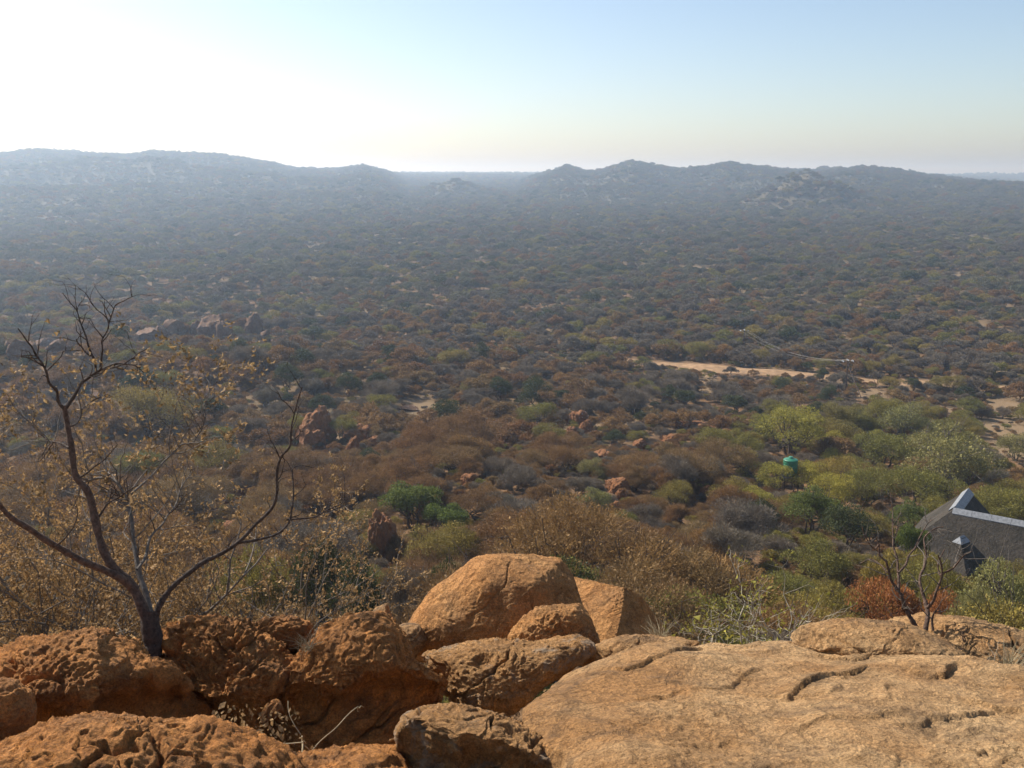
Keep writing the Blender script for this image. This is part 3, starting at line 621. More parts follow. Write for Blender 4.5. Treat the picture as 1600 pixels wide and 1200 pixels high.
NAME = {'brown': 'brown_bush', 'grey': 'bare_grey_bush', 'olive': 'olive_bush', 'ever': 'evergreen_bush', 'yellow': 'yellow_green_tree', 'green': 'green_tree', 'pale': 'pale_green_tree', 'rust': 'rust_bush'}
LOOK = {'brown': 'dry brown twiggy bush', 'grey': 'leafless grey thorn bush', 'olive': 'olive green leafy bush', 'ever': 'dark evergreen bush',
        'yellow': 'yellow green leafy tree', 'green': 'fresh green leafy tree', 'pale': 'pale green feathery tree', 'rust': 'rust red leafed bush'}
TREEPOS = []
def put_bush(key, p, scale, label=None, group=None, rng=random.Random(3), sz=1.0):
    i = rng.randrange(len(SP[key])); cr, st = SP[key][i]
    e = thing(NAME[key], label, 'tree' if 'tree' in NAME[key] else 'bush', (p[0], p[1], p[2]), group)
    e.scale = (scale, scale, scale * sz); e.rotation_euler = (0, 0, rng.uniform(0, 6.28))
    link('crown', cr, e); link('trunk', st, e); TREEPOS.append((p[0], p[1], 1.6 * scale)); return e
# single trees the photo lets one point to: (species, base px, base py, crown width px, label)
SPECIAL = [
 ('green', 640, 832, 112, 'fresh green tree standing out among brown bushes, left of its smaller twin'),
 ('green', 692, 842, 80, 'smaller fresh green tree right of the taller green tree'),
 ('ever', 780, 628, 40, 'dark evergreen on the flats, the left of a close pair'),
 ('ever', 834, 640, 52, 'round dark evergreen on the flats, the right of a close pair'),
 ('ever', 1070, 636, 38, 'dark evergreen beside the sandy gap in the scrub'),
 ('ever', 1046, 628, 30, 'small dark evergreen next to the one by the sandy gap'),
 ('ever', 1147, 648, 46, 'spreading dark evergreen right of the sandy gap in the scrub'),
 ('ever', 450, 612, 44, 'dark evergreen below the boulders of the spur flank'),
 ('ever', 545, 622, 40, 'dark evergreen in the scrub right of the spur'),
 ('ever', 1000, 662, 20, 'small rounded dark evergreen in the open scrub'),
 ('ever', 960, 700, 40, 'dark evergreen beside the red crag'),
 ('olive', 240, 690, 100, 'wide light olive bush behind the bare forked tree'),
 ('ever', 220, 620, 60, 'dark bush on the spur below the pale slabs'),
 ('ever', 330, 655, 46, 'dark bush behind the right limbs of the forked tree'),
 ('pale', 930, 800, 50, 'pale green bush on the knoll with red boulders'),
 ('pale', 925, 750, 44, 'thin pale green bush above the knoll'),
 ('yellow', 1240, 716, 96, 'bright yellow green tree behind the green water tank'),
 ('yellow', 1215, 775, 62, 'yellow green bush at the foot of the water tank'),
 ('yellow', 1262, 772, 60, 'yellow green bush to the right of the water tank'),
 ('yellow', 1160, 748, 52, 'small yellow green bush left of the water tank'),
 ('pale', 1415, 690, 70, 'pale green tree on the edge of the sandy clearing'),
 ('pale', 1485, 770, 120, 'big feathery pale green tree behind the thatched house'),
 ('olive', 1380, 735, 80, 'olive tree left of the big feathery tree'),
 ('olive', 1440, 800, 90, 'olive bush hugging the left end of the thatched house'),
 ('yellow', 1300, 800, 70, 'yellow green tree halfway between tank and house'),
 ('olive', 1350, 790, 80, 'olive tree between the tank and the house'),
 ('green', 1265, 845, 90, 'dense green bush below the yellow green trees'),
 ('green', 1420, 840, 60, 'green bush in front of the left roof end'),
 ('olive', 1270, 915, 100, 'rounded olive tree with brown skirts below the house'),
 ('ever', 1320, 870, 80, 'dark green bush in shade below the house'),
 ('pale', 1585, 720, 50, 'pale bush at the edge of the sandy clearing behind the house'),
]
ECEN = []
for key, a, b, w, lab in SPECIAL:
    p = hit(a, b, 30); d = np.linalg.norm(p); s = w * d / FPX / 4.6; s *= 1.1; ECEN.append((p[0], p[1], 2.4 * s))
    put_bush(key, p, s, lab)
def put_at(key, px, py_top, r, wpx, lab, base_extra=0.0):
    v = ray(px, py_top); v = v / math.hypot(v[0], v[1]) * r; z = h1(v[0], v[1]); hgt = v[2] - z
    s = wpx * np.linalg.norm(v) / FPX / 4.8; e = put_bush(key, (v[0], v[1], z), s, lab, sz=max(0.7, hgt / 3.5 / s)); ECEN.append((v[0], v[1], 2.2 * s)); return e
put_at('ever', 500, 855, 46, 110, 'bush with dark leaves standing in for shade, left of the tall boulder')  # these evergreens put the hollow's deep shade into dark leaf colour
put_at('ever', 560, 900, 40, 100, 'bush with dark leaves standing in for shade, right of the tall boulder')
put_at('ever', 700, 905, 42, 80, 'dark leafy bush behind the left shoulder of the dome')
put_at('grey', 640, 880, 44, 110, 'wide bare grey bush in the shaded hollow behind the dome')
put_at('green', 1428, 800, 80, 66, 'green bush leaning on the left end of the roof')
put_at('olive', 1448, 842, 72, 84, 'olive bush before the left corner of the thatched house')
put_at('olive', 1395, 835, 66, 90, 'olive bush behind the bare branching shrub')
put_at('olive', 1478, 880, 60, 70, 'olive bush below the thatched shelter')
put_at('rust', 1395, 880, 50, 125, 'rust red bush behind the bare branching shrub')
put_at('rust', 1470, 885, 52, 110, 'second rust red bush, nearest the thatched shelter')
put_at('pale', 1575, 862, 56, 150, 'large grey green tree below the thatched house')
put_at('pale', 1525, 925, 50, 80, 'small grey green bush above the broad tan boulder')
put_at('olive', 385, 875, 48, 130, 'low olive bush behind the craggy boulders')

# ------------------------------------------------------------------ thatched house, shelter, tank, power line
def thatch_mat():
    m, nt, nd, lk, out = new_mat('weathered_thatch'); tc = nd.new('ShaderNodeTexCoord').outputs['Object']
    mp = nd.new('ShaderNodeMapping'); mp.inputs['Scale'].default_value = (1, 1, 0.12); lk.new(tc, mp.inputs[0])
    st = noise_n(nd, lk, mp.outputs[0], 5.0, 6, 0.7); bl = noise_n(nd, lk, tc, 0.7, 5, 0.65)
    sx = nd.new('ShaderNodeSeparateXYZ'); lk.new(tc, sx.inputs[0]); fr = mmath(nd, lk, 'FRACT', mmath(nd, lk, 'ADD', mmath(nd, lk, 'MULTIPLY', sx.outputs[2], 2.6), mmath(nd, lk, 'MULTIPLY', bl.outputs[0], 0.8)))
    r = ramp(nd, [(0.25, (0.035, 0.03, 0.025)), (0.55, (0.066, 0.057, 0.047)), (0.8, (0.105, 0.092, 0.075))]); lk.new(st.outputs[0], r.inputs[0])
    r2 = ramp(nd, [(0.3, (0.6, 0.62, 0.58)), (0.7, (1.3, 1.25, 1.2))]); lk.new(bl.outputs[0], r2.inputs[0]); c = mix(nd, lk, 1.0, r.outputs[0], r2.outputs[0], 'MULTIPLY')
    b = nd.new('ShaderNodeBsdfPrincipled'); lk.new(c, b.inputs['Base Color']); b.inputs['Roughness'].default_value = 0.95; b.inputs['Specular IOR Level'].default_value = 0.1
    h = mmath(nd, lk, 'ADD', mmath(nd, lk, 'MULTIPLY', fr, 0.05), mmath(nd, lk, 'MULTIPLY', st.outputs[0], 0.12)); bp = nd.new('ShaderNodeBump'); bp.inputs['Distance'].default_value = 1.0; lk.new(h, bp.inputs['Height']); lk.new(bp.outputs[0], b.inputs['Normal'])
    lk.new(b.outputs[0], out.inputs[0]); return m
M['thatch'] = thatch_mat()
M['ridge'] = plain_mat('grey_ridge_cap', (0.21, 0.215, 0.22), 0.55, 0.4, 5, 0.0, 0.4)
M['plaster'] = plain_mat('brown_plaster', (0.28, 0.2, 0.13), 0.9, 0.2, 2)
M['pole_wood'] = plain_mat('creosoted_pole', (0.07, 0.045, 0.03), 0.8, 0.3, 6)
M['glass'] = plain_mat('dark_window', (0.02, 0.022, 0.025), 0.15, 0.1, 2, 0, 0.5)
def thick(name, pts, t, mat, parent):
    """a flat polygon given a thickness t downward along its normal"""
    P = [Vector(p) for p in pts]; n = (P[1] - P[0]).cross(P[2] - P[0]).normalized()
    if n.z < 0: n = -n
    bm = bmesh.new(); a = [bm.verts.new(p) for p in P]; b = [bm.verts.new(p - n * t) for p in P]
    bm.faces.new(a); bm.faces.new(b[::-1])
    for i in range(len(P)): j = (i + 1) % len(P); bm.faces.new((a[j], a[i], b[i], b[j]))
    bmesh.ops.recalc_face_normals(bm, faces=bm.faces); return bm_obj(name, bm, mat, parent)
def cap_strip(p, q, w, t, mat, parent, side):
    """ridge capping: pieces end to end along the ridge p-q, saddled over both slopes"""
    p, q = Vector(p), Vector(q); L = (q - p).length; n = max(3, round(L / 1.6)); d = (q - p).normalized(); s = Vector(side).normalized()
    for i in range(n):
        a = p + d * (L * i / n + 0.012); b = p + d * (L * (i + 1) / n - 0.012); dz = Vector((0, 0, 1))
        bm = bmesh.new(); rows = []
        for e in (a, b):
            rows.append([bm.verts.new(e + s * w - dz * w * .8), bm.verts.new(e + dz * .10), bm.verts.new(e - s * w - dz * w * .8), bm.verts.new(e - s * w - dz * (w * .8 + t)), bm.verts.new(e + dz * (.10 - t * 1.2)), bm.verts.new(e + s * w - dz * (w * .8 + t))])
        for k in range(6): bm.faces.new((rows[0][k], rows[0][(k + 1) % 6], rows[1][(k + 1) % 6], rows[1][k]))
        bm.faces.new(rows[0][::-1]); bm.faces.new(rows[1]); bmesh.ops.recalc_face_normals(bm, faces=bm.faces)
        bm_obj('ridge_tile', bm, mat, parent)
def house():
    D = 96.0
    J = at(1491, 795, D); top = J[2]
    hgt = 3.6; eave = top - hgt; run = hgt * 1.05
    # ridge directions on the ground plan
    u2 = np.array([math.sin(R_(125.5)), math.cos(R_(125.5)), 0])
    u1 = np.array([-u2[1], u2[0], 0]);
    if u1[1] < 0: u1 = -u1
    gz = h1(J[0], J[1]) ; gz = min(gz, eave - 2.2)
    h_ = thing('thatched_house', 'dark thatched house with pale ridge capping among green trees', 'house', (J[0], J[1], gz))
    o = np.array([J[0], J[1], gz])
    def W(a, b, z): return J - o + u2 * a + u1 * b + np.array([0, 0, z])
    L2, L1 = 16.0, 6.6; rn = run
    # main wing along u2 (front slope towards the viewer is -u1), back wing along u1
    thick('roof_slope', [W(0, 0, 0), W(L2, 0, 0), W(L2, -rn, -hgt), W(-rn, -rn, -hgt)], 0.28, M['thatch'], h_)
    thick('roof_slope', [W(0, 0, 0), W(-rn, -rn, -hgt), W(-rn, L1, -hgt), W(0, L1, 0)], 0.28, M['thatch'], h_)
    thick('roof_slope', [W(0, 0, 0), W(0, L1, 0), W(rn, L1, -hgt), W(rn, rn, -hgt)], 0.28, M['thatch'], h_)
    thick('roof_slope', [W(0, 0, 0), W(rn, rn, -hgt), W(L2, rn, -hgt), W(L2, 0, 0)], 0.28, M['thatch'], h_)
    cap_strip(W(-0.1, 0, 0.02), W(L2, 0, 0.02), 0.42, 0.07, M['ridge'], h_, u1)
    cap_strip(W(0, 0.4, 0.05), W(0, L1 + .05, 0.05), 0.55, 0.07, M['ridge'], h_, u2)
    hw = rn - 0.55; zb = gz - J[2]; zt = -hgt * (hw / rn) - 0.32
    def wall(a0, b0, a1, b1, tri=None):
        p = [W(a0, b0, zb - 1), W(a1, b1, zb - 1), W(a1, b1, zt), W(a0, b0, zt)]
        if tri: p.insert(3, W(*tri, -0.35))
        bm = bmesh.new(); nn = Vector(np.cross(p[1] - p[0], p[2] - p[0])).normalized() * 0.22
        f1 = [bm.verts.new(Vector(x)) for x in p]; f2 = [bm.verts.new(Vector(x) - nn) for x in p]; bm.faces.new(f1); bm.faces.new(f2[::-1])
        for i in range(len(p)): j = (i + 1) % len(p); bm.faces.new((f1[j], f1[i], f2[i], f2[j]))
        bmesh.ops.recalc_face_normals(bm, faces=bm.faces); return bm_obj('wall', bm, M['plaster'], h_)
    wall(-hw, -hw, L2 - .3, -hw); wall(-hw, L1 - .3, -hw, -hw); wall(hw, hw, hw, L1 - .3); wall(hw, L1 - .3, -hw, L1 - .3, (0, L1 - .3)); wall(L2 - .3, hw, hw, hw); wall(L2 - .3, -hw, L2 - .3, hw, (L2 - .3, 0))
    for a in (1.2, 4.6, 8.0):
        bm = bmesh.new(); m_ = Matrix.Rotation(math.atan2(u2[1], u2[0]), 4, 'Z'); box(bm, W(a, -hw - 0.03, zt - 1.0), (1.3, 0.1, 1.1), m_); bm_obj('window', bm, M['glass'], h_)
    return J
HOUSE = house()
def shelter():
    A = at(1503, 838, 84.0); gz = h1(A[0], A[1])
    gz = min(gz, A[2] - 4.0)
    s = thing('thatched_shelter', 'small peaked thatched shelter with a shiny metal cap below the house', 'shelter', (A[0], A[1], gz)); T = A[2] - gz
    m_ = Matrix.Rotation(R_(34), 4, 'Z'); hh, w, l = 2.3, 1.8, 1.9; r_ = 0.3
    def W(a, b, z): return m_ @ Vector((a, b, T + z))
    ea = -hh
    thick('roof_slope', [W(-r_, 0, 0), W(r_, 0, 0), W(l, -w, ea), W(-l, -w, ea)], 0.2, M['thatch'], s)
    thick('roof_slope', [W(r_, 0, 0), W(-r_, 0, 0), W(-l, w, ea), W(l, w, ea)], 0.2, M['thatch'], s)
    thick('roof_slope', [W(r_, 0, 0), W(l, w, ea), W(l, -w, ea)], 0.2, M['thatch'], s)
    thick('roof_slope', [W(-r_, 0, 0), W(-l, -w, ea), W(-l, w, ea)], 0.2, M['thatch'], s)
    f = 0.22
    for pts in ([W(-r_, 0, .06), W(r_, 0, .06), W(r_ + (l - r_) * f, -w * f, ea * f + .06), W(-r_ - (l - r_) * f, -w * f, ea * f + .06)],
                [W(r_, 0, .06), W(-r_, 0, .06), W(-r_ - (l - r_) * f, w * f, ea * f + .06), W(r_ + (l - r_) * f, w * f, ea * f + .06)],
                [W(r_, 0, .06), W(r_ + (l - r_) * f, w * f, ea * f + .06), W(r_ + (l - r_) * f, -w * f, ea * f + .06)],
                [W(-r_, 0, .06), W(-r_ - (l - r_) * f, -w * f, ea * f + .06), W(-r_ - (l - r_) * f, w * f, ea * f + .06)]):
        thick('cap_plate', pts, 0.03, M['ridge'], s)
    for a in (-1, 1):
        for b in (-1, 1):
            V, F = tubes([([W(a * l * .8, b * w * .8, -T - .3), W(a * l * .8, b * w * .8, ea * .8 - .2)], [0.09, 0.08])], 8)
            link('post', mesh_np('post', V, F, M['pole_wood']), s)
shelter()
M['tank'] = plain_mat('green_plastic', (0.03, 0.18, 0.10), 0.4, 0.08, 2, 0, 0.5)
def lathe(prof, seg=32):
    a = np.linspace(0, 2 * np.pi, seg, endpoint=False); V = np.concatenate([np.stack([r * np.cos(a), r * np.sin(a), 0 * a + z], 1) for r, z in prof])
    i = np.arange(len(prof) - 1)[:, None] * seg; j = np.arange(seg)[None]; j2 = (j + 1) % seg
    return V, np.stack([i + j, i + j2, i + seg + j2, i + seg + j], -1).reshape(-1, 4)
def tank():
    B = at(1234, 742, 128.0); gz = h1(B[0], B[1]); gz = min(gz, B[2] - 0.6)
    t = thing('water_tank', 'green plastic water tank on a stand above the bushes', 'tank', (B[0], B[1], gz)); zb = B[2] - gz
    rr_ = 0.9; prof = [(0.01, zb), (rr_ * .96, zb), (rr_, zb + .06)]
    for k in range(5): z = zb + 0.22 + k * 0.36; prof += [(rr_, z), (rr_ * 1.025, z + .04), (rr_ * 1.025, z + .09), (rr_, z + .13)]
    prof += [(rr_, zb + 1.95), (rr_ * 1.03, zb + 1.98), (rr_ * 1.03, zb + 2.06), (rr_ * .93, zb + 2.12), (rr_ * .5, zb + 2.26), (.3, zb + 2.31), (0.01, zb + 2.32)]
    V, F = lathe(prof); b = link('body', mesh_np('body', V, F, M['tank']), t)
    V, F = lathe([(0.30, zb + 2.28), (0.30, zb + 2.42), (0.26, zb + 2.46), (0.01, zb + 2.47)], 20); link('lid', mesh_np('lid', V, F, M['tank']), t)
    bm = bmesh.new(); box(bm, (0, 0, zb - .08), (2.1, 2.1, .15)); bm_obj('platform', bm, M['ridge'], t)
    for a in (-.9, .9):
        for b_ in (-.9, .9):
            bm = bmesh.new(); box(bm, (a, b_, (zb - .16 - .5) / 2), (.12, .12, zb - .16 + .5)); bm_obj('leg', bm, M['pole_wood'], t)
tank()
M['insul'] = plain_mat('white_porcelain', (0.85, 0.86, 0.86), 0.25, 0.03, 3, 0, 0.5)
M['wire'] = plain_mat('aluminium_wire', (0.55, 0.5, 0.42), 0.4, 0.1, 3, 0, 0.5, 0.3)
P1, P2 = hit(1321, 611), hit(1162, 536)
def pole(p, top_px, label, strut=None):
    v = ray(*top_px); tz = v[2] / math.hypot(v[0], v[1]) * math.hypot(p[0], p[1]); hh = tz - p[2] + 0.3
    t = thing('power_pole', label, 'power pole', (p[0], p[1], p[2]))
    ln = np.array([P2[0] - P1[0], P2[1] - P1[1], 0]); ln /= np.linalg.norm(ln); ax = np.array([-ln[1], ln[0], 0])
    V, F = tubes([([(0, 0, -.6), (0, 0, hh)], [0.16, 0.11])], 10); link('post', mesh_np('post', V, F, M['pole_wood']), t)
    bm = bmesh.new(); box(bm, (0, 0, hh - .25), (2.5, .12, .14), Matrix.Rotation(math.atan2(ax[1], ax[0]), 4, 'Z')); arm = bm_obj('cross_arm', bm, M['pole_wood'], t)
    ends = []
    for a in (-1.15, 0, 1.15):
        for sgn in (-1, 1):
            c = ax * a + ln * sgn * .32 + np.array([0, 0, hh - .02 + (.22 if a == 0 else 0)])
            V, F = lathe([(0.02, -.2), (.10, -.16), (.06, -.12), (.14, -.06), (.07, -.02), (.14, .05), (.06, .10), (.08, .16), (.01, .2)], 12); V = V + c
            link('insulator', mesh_np('insulator', V, F, M['insul']), t)
        ends.append(np.array(p) + ax * a + np.array([0, 0, hh + .1 + (.22 if a == 0 else 0)]))
    if strut is not None:
        q = hit(*strut) - p; V, F = tubes([([q - (0, 0, .3), (0, 0, hh - .8)], [0.09, 0.08])], 8); link('stay_pole', mesh_np('stay_pole', V, F, M['pole_wood']), t)
    return ends
E1 = pole(P1, (1327, 566), 'wooden power pole with white insulators and a leaning stay beside the dirt road', (1347, 622))
E2 = pole(P2, (1167, 518), 'distant power pole with white insulators beyond the dirt road')
for a, b in zip(E1, E2):
    t = np.linspace(0, 1, 30)[:, None]; C = a * (1 - t) + b * t; C[:, 2] -= 4 * 2.6 * (t * (1 - t))[:, 0]
    V, F = tubes([(C, np.full(30, 0.014))], 5); o = link('power_line', mesh_np('power_line', V, F, M['wire']))
    tag(o, 'sagging power line strung between the two wooden poles', 'power line', 'power lines over the plain')

# ------------------------------------------------------------------ bushes: placing
rngB = np.random.default_rng(11)
ROADC = np.concatenate([c for c, w in ROADS])
EC = np.array(ECEN); RK = np.array([(r[0], r[1]) for r in ROCKPX])
def blocked(x, y, s):
    if np.min(np.hypot(ROADC[:, 0] - x, ROADC[:, 1] - y)) < 4.6 + 1.2 * s: return True
    if np.min(np.hypot(EC[:, 0] - x, EC[:, 1] - y) - EC[:, 2] * 0.75) < 0.9 * s: return True
    if math.hypot(x - HOUSE[0] - 3, y - HOUSE[1]) < 9: return True
    return False
# keep views open to these things: (px0, px1, py0, py1) of the thing, and how near its base is
OPEN = [(1222, 1246, 708, 742, 128), (1455, 1600, 768, 862, 92), (1475, 1545, 836, 882, 82), (1316, 1352, 560, 618, math.hypot(P1[0], P1[1]) + 6), (960, 1130, 563, 575, 232), (1130, 1230, 574, 583, 230), (1225, 1345, 579, 592, 228), (1345, 1460, 590, 599, 227), (1440, 1600, 596, 606, 226)]
for r in ROCKPX: OPEN.append((r[3] - r[2] * .4, r[3] + r[2] * .4, r[4] - r[5] * 0.9, r[4] - r[5] * 0.15, math.hypot(r[0], r[1]) - 2))
for key, a, b, w, lab in SPECIAL: OPEN.append((a - w * .38, a + w * .38, b - w * .8, b - w * .22, math.hypot(*hit(a, b, 30)[:2]) - 2.5))
OPEN += [(1350, 1500, 893, 955, 49), (1520, 1600, 870, 960, 50), (460, 540, 865, 930, 40)]
OPEN = np.array(OPEN)
def hides(x, y, z, s):
    px, py, dz = project(np.array([x, y, z])); sc = FPX / dz; r = math.hypot(x, y)
    l, t_, rt, bt = px - 2.0 * s * sc, py - 3.3 * s * sc * .95, px + 2.0 * s * sc, py
    return bool(np.any((OPEN[:, 4] > r) & (OPEN[:, 0] < rt) & (OPEN[:, 1] > l) & (OPEN[:, 2] < bt) & (OPEN[:, 3] > t_)))
cand = []
r = 37.0
while r < 330:
    sp = 3.8 + 0.4 * min(1, max(0, (r - 120) / 120)); n = int(1.16 * r / sp)
    for k in range(n):
        a = -0.58 + 1.16 * (k + rngB.uniform(-.42, .42)) / max(1, n - 1); q = r + rngB.uniform(-.42, .42) * sp
        cand.append((q * math.sin(a), q * math.cos(a)))
    r += sp
cand = np.array(cand); cz = H(cand[:, 0], cand[:, 1]); C3 = np.column_stack([cand, cz]); cpx, cpy, cdz = project(C3)
n1 = fbm(C3 * np.array([.03, .03, 0]) + 2, 2, 91); n2 = fbm(C3 * np.array([.055, .055, 0]) + 8, 2, 92); csand = sandmask(C3)
def pick(px, py, a, b, u):
    if px > 1150 and py > 655: base = {'olive': .52, 'grey': .16, 'brown': .22, 'yellow': .05, 'ever': .05}
    elif py > 655: base = {'brown': .76, 'olive': .06, 'grey': .17, 'ever': .01}
    elif px > 980: base = {'grey': .62, 'brown': .18, 'olive': .17, 'ever': .03}
    elif py > 560: base = {'brown': .56, 'grey': .34, 'olive': .07, 'ever': .03}
    else: base = {'grey': .48, 'brown': .34, 'olive': .14, 'ever': .04}
    w = dict(base)
    if 'olive' in w: w['olive'] *= 1 + 1.6 * a
    if 'grey' in w: w['grey'] *= 1 + 1.6 * b
    ks = list(w); vals = np.maximum(0.01, [w[k] for k in ks]); c = np.cumsum(vals / vals.sum()); return ks[int(np.searchsorted(c, u))]
chosen = []
for i in range(len(cand)):
    x, y = cand[i]; rr_ = math.hypot(x, y); px, py = cpx[i], cpy[i]
    if not -60 < px < 1660: continue
    s = float(np.clip(math.exp(rngB.normal(-0.06, .28)), .55, 1.6)) * (1.3 if rr_ < 150 else 1.05)
    dens = 0.97 if rr_ < 190 else 0.80
    if px > 1000 and 560 < py < 660: dens = 0.85
    dens += 0.35 * n2[i]
    if rngB.random() > dens or csand[i] > 0.35: continue
    if blocked(x, y, s): continue
    key = pick(px, py, n1[i], n2[i], rngB.random())
    if hides(x, y, cz[i], s):
        s *= 0.55
        if hides(x, y, cz[i], s):
            s *= 0.55
            if rngB.random() < 0.25: continue
    chosen.append((rr_, x, y, cz[i], s, key, px, py))
chosen.sort()
LAND = [((495, 700), 'the stacked red boulders'), ((562, 700), 'the rusty boulder beside the stack'), ((905, 675), 'the small red crag'), ((966, 785), 'the red knoll'), ((1102, 792), 'the lone orange boulder'),
        ((602, 905), 'the tall dark boulder'), ((60, 560), 'the grey crest rocks of the spur'), ((340, 530), 'the jagged rocks crowning the spur'), ((115, 615), 'the pale slabs of the spur'), ((420, 590), 'the brown boulders of the spur flank'),
        ((665, 828), 'the fresh green trees'), ((806, 636), 'the pair of dark evergreens'), ((1065, 636), 'the sandy gap in the scrub'), ((1147, 648), 'the spreading evergreen'), ((1000, 662), 'the small round evergreen'), ((240, 690), 'the wide olive bush'),
        ((930, 775), 'the pale green knoll bushes'), ((1240, 716), 'the bright yellow green tree'), ((1233, 752), 'the green water tank'), ((1415, 690), 'the pale tree by the clearing'), ((1480, 765), 'the big feathery tree'), ((1265, 845), 'the dense green bush'),
        ((1270, 915), 'the rounded olive tree'), ((1088, 668), 'the flat red rocks'), ((800, 700), 'the half buried slope rocks'), ((370, 780), 'the low ochre boulders'), ((1330, 610), 'the power pole'), ((1522, 672), 'the fallen dead tree'), ((1500, 605), 'the far bend of the dirt road'),
        ((985, 566), 'the near end of the dirt road'), ((640, 640), 'the bare sandy glade'), ((545, 622), 'the lone evergreen right of the spur')]
LANDP = np.array([hit(*p, 20)[:2] for p, _ in LAND] + [HOUSE[:2]] + [(3, 40), (-14, 38), (17, 40), (-7, 62), (-20, 55), (-30, 75), (-10, 85), (12, 62), (22, 80), (-45, 110), (38, 70)]); LANDN = [n for _, n in LAND] + ['the thatched house', 'the foot of the domed boulder', 'the foot of the craggy boulders', 'the foot of the pale slab', 'the shaded hollow under the boulders', 'the low olive bush behind the craggy boulders', 'the leafy brown trees', 'the tall thicket boulders', 'the wedge boulder', 'the budding shrubs', 'the wide bush by the spur', 'the rust red bushes']
def zone(px, py, r, x, y):
    i = int(np.argmin(np.hypot(LANDP[:, 0] - x, LANDP[:, 1] - y))); lr = math.hypot(*LANDP[i]); d = math.hypot(LANDP[i, 0] - x, LANDP[i, 1] - y)
    return ('close to ' if d < 6 else 'uphill of ' if r < lr - 4 and r < 190 else 'downhill of ' if r > lr + 4 and r < 190 else 'near ') + LANDN[i]
count = {}; LIM = {'brown': 300, 'grey': 290, 'olive': 250, 'ever': 40, 'yellow': 20}
rest = []
RB = random.Random(77)
for c in chosen:
    rr_, x, y, z, s, key, px, py = c
    if count.get(key, 0) >= LIM[key] or rr_ > 320: rest.append(c); continue
    # things that the rocks in the foreground hide entirely are left out
    tpx, tpy, _ = project(np.array([x, y, z + 3.5 * s]))
    if tpy > 985: continue
    count[key] = count.get(key, 0) + 1
    zn = zone(px, py, rr_, x, y); sz_ = 'tiny ' if s < .45 else 'low ' if s < .8 else '' if s < 1.0 else 'big '; lb = sz_ + LOOK[key] + ' ' + zn; put_bush(key, (x, y, z - .05), s, lb, lb, RB)

# ------------------------------------------------------------------ the far bush as one mass
def far_shape(seed, mat, R, Hh, nl, leaf, ntw):
    rng = np.random.default_rng(seed); C, Q = clumps(rng, R, Hh, 9, 0.3); P, D = cloud(rng, C, Q, nl); V, F = leaf_faces(rng, P, D, leaf, 0.5, 0.75)
    if ntw: P, D = cloud(rng, C, Q, ntw); V2, F2 = twig_faces(rng, P, D, 0.7, 0.03); F = np.concatenate([F, F2 + len(V)]); V = np.concatenate([V, V2])
    V2, F2 = tubes([limb(rng, (0, 0, -.3), (0.2, 0.1, Hh * .5), .1, .07), limb(rng, (0, 0, .3), (-R * .4, 0.3, Hh * .6), .07, .03), limb(rng, (0, 0, .4), (R * .4, -0.3, Hh * .6), .07, .03)], 4)
    F = np.concatenate([F, F2 + len(V)]); V = np.concatenate([V, V2]); me = mesh_np('far_bush', V, F, mat, False); return me
pc = bpy.data.collections.new('far_bush_shapes'); fkeys = []
for i, (mk, n, nl, tw) in enumerate((('brown', 4, 2200, 1200), ('grey', 4, 900, 2400), ('olive', 3, 2700, 400), ('far_dark', 4, 2700, 500), ('ever', 1, 3000, 0))):
    for k in range(n):
        o = bpy.data.objects.new('far_bush_%02d' % len(fkeys), far_shape(900 + 10 * i + k, LM[mk], 2.5, 3.2, nl, 0.15, tw)); pc.objects.link(o); fkeys.append(mk)
FK = {k: [i for i, m in enumerate(fkeys) if m == k] for k in set(fkeys)}
pts, sc_, rot_, idx_ = [], [], [], []
for rr_, x, y, z, s, key, px, py in rest:
    k = {'yellow': 'olive'}.get(key, key); pts.append((x, y, z - .05)); sc_.append(s); rot_.append(rngB.uniform(0, 6.28)); idx_.append(rngB.choice(FK[k]))
r = 320.0; ring = []
while r < 5200:
    sp = 4.1 + 2.4 * min(1, (r - 320) / 700) + 1.6 * max(0, min(1, (r - 1000) / 1500)) + 9 * max(0, min(1, (r - 2600) / 1200)); n = int(1.2 * r / sp)
    k = np.arange(n); a = -0.6 + 1.2 * (k + rngB.uniform(-.45, .45, n)) / n; q = r + rngB.uniform(-.45, .45, n) * sp
    ring.append(np.stack([q * np.sin(a), q * np.cos(a), np.full(n, sp)], 1)); r += sp
ring = np.concatenate(ring); z = H(ring[:, 0], ring[:, 1]); P3 = np.column_stack([ring[:, :2], z]); sd_ = sandmask(P3)
dn = fbm(P3 * np.array([.012, .012, 0]), 3, 95); dn2 = fbm(P3 * np.array([.02, .02, 0]) + 5, 2, 96); u = rngB.random(len(P3))
fpx, fpy, _ = project(P3)
dn3 = fbm(P3 * np.array([.035, .035, 0]) + 9, 3, 97); keep = (u < 0.95 + 0.35 * dn + 0.30 * dn3) & (sd_ < 0.3)
rd = np.array([np.min(np.hypot(ROADC[:, 0] - p[0], ROADC[:, 1] - p[1])) if np.hypot(p[0], p[1]) < 420 else 99 for p in P3]); keep &= rd > 6
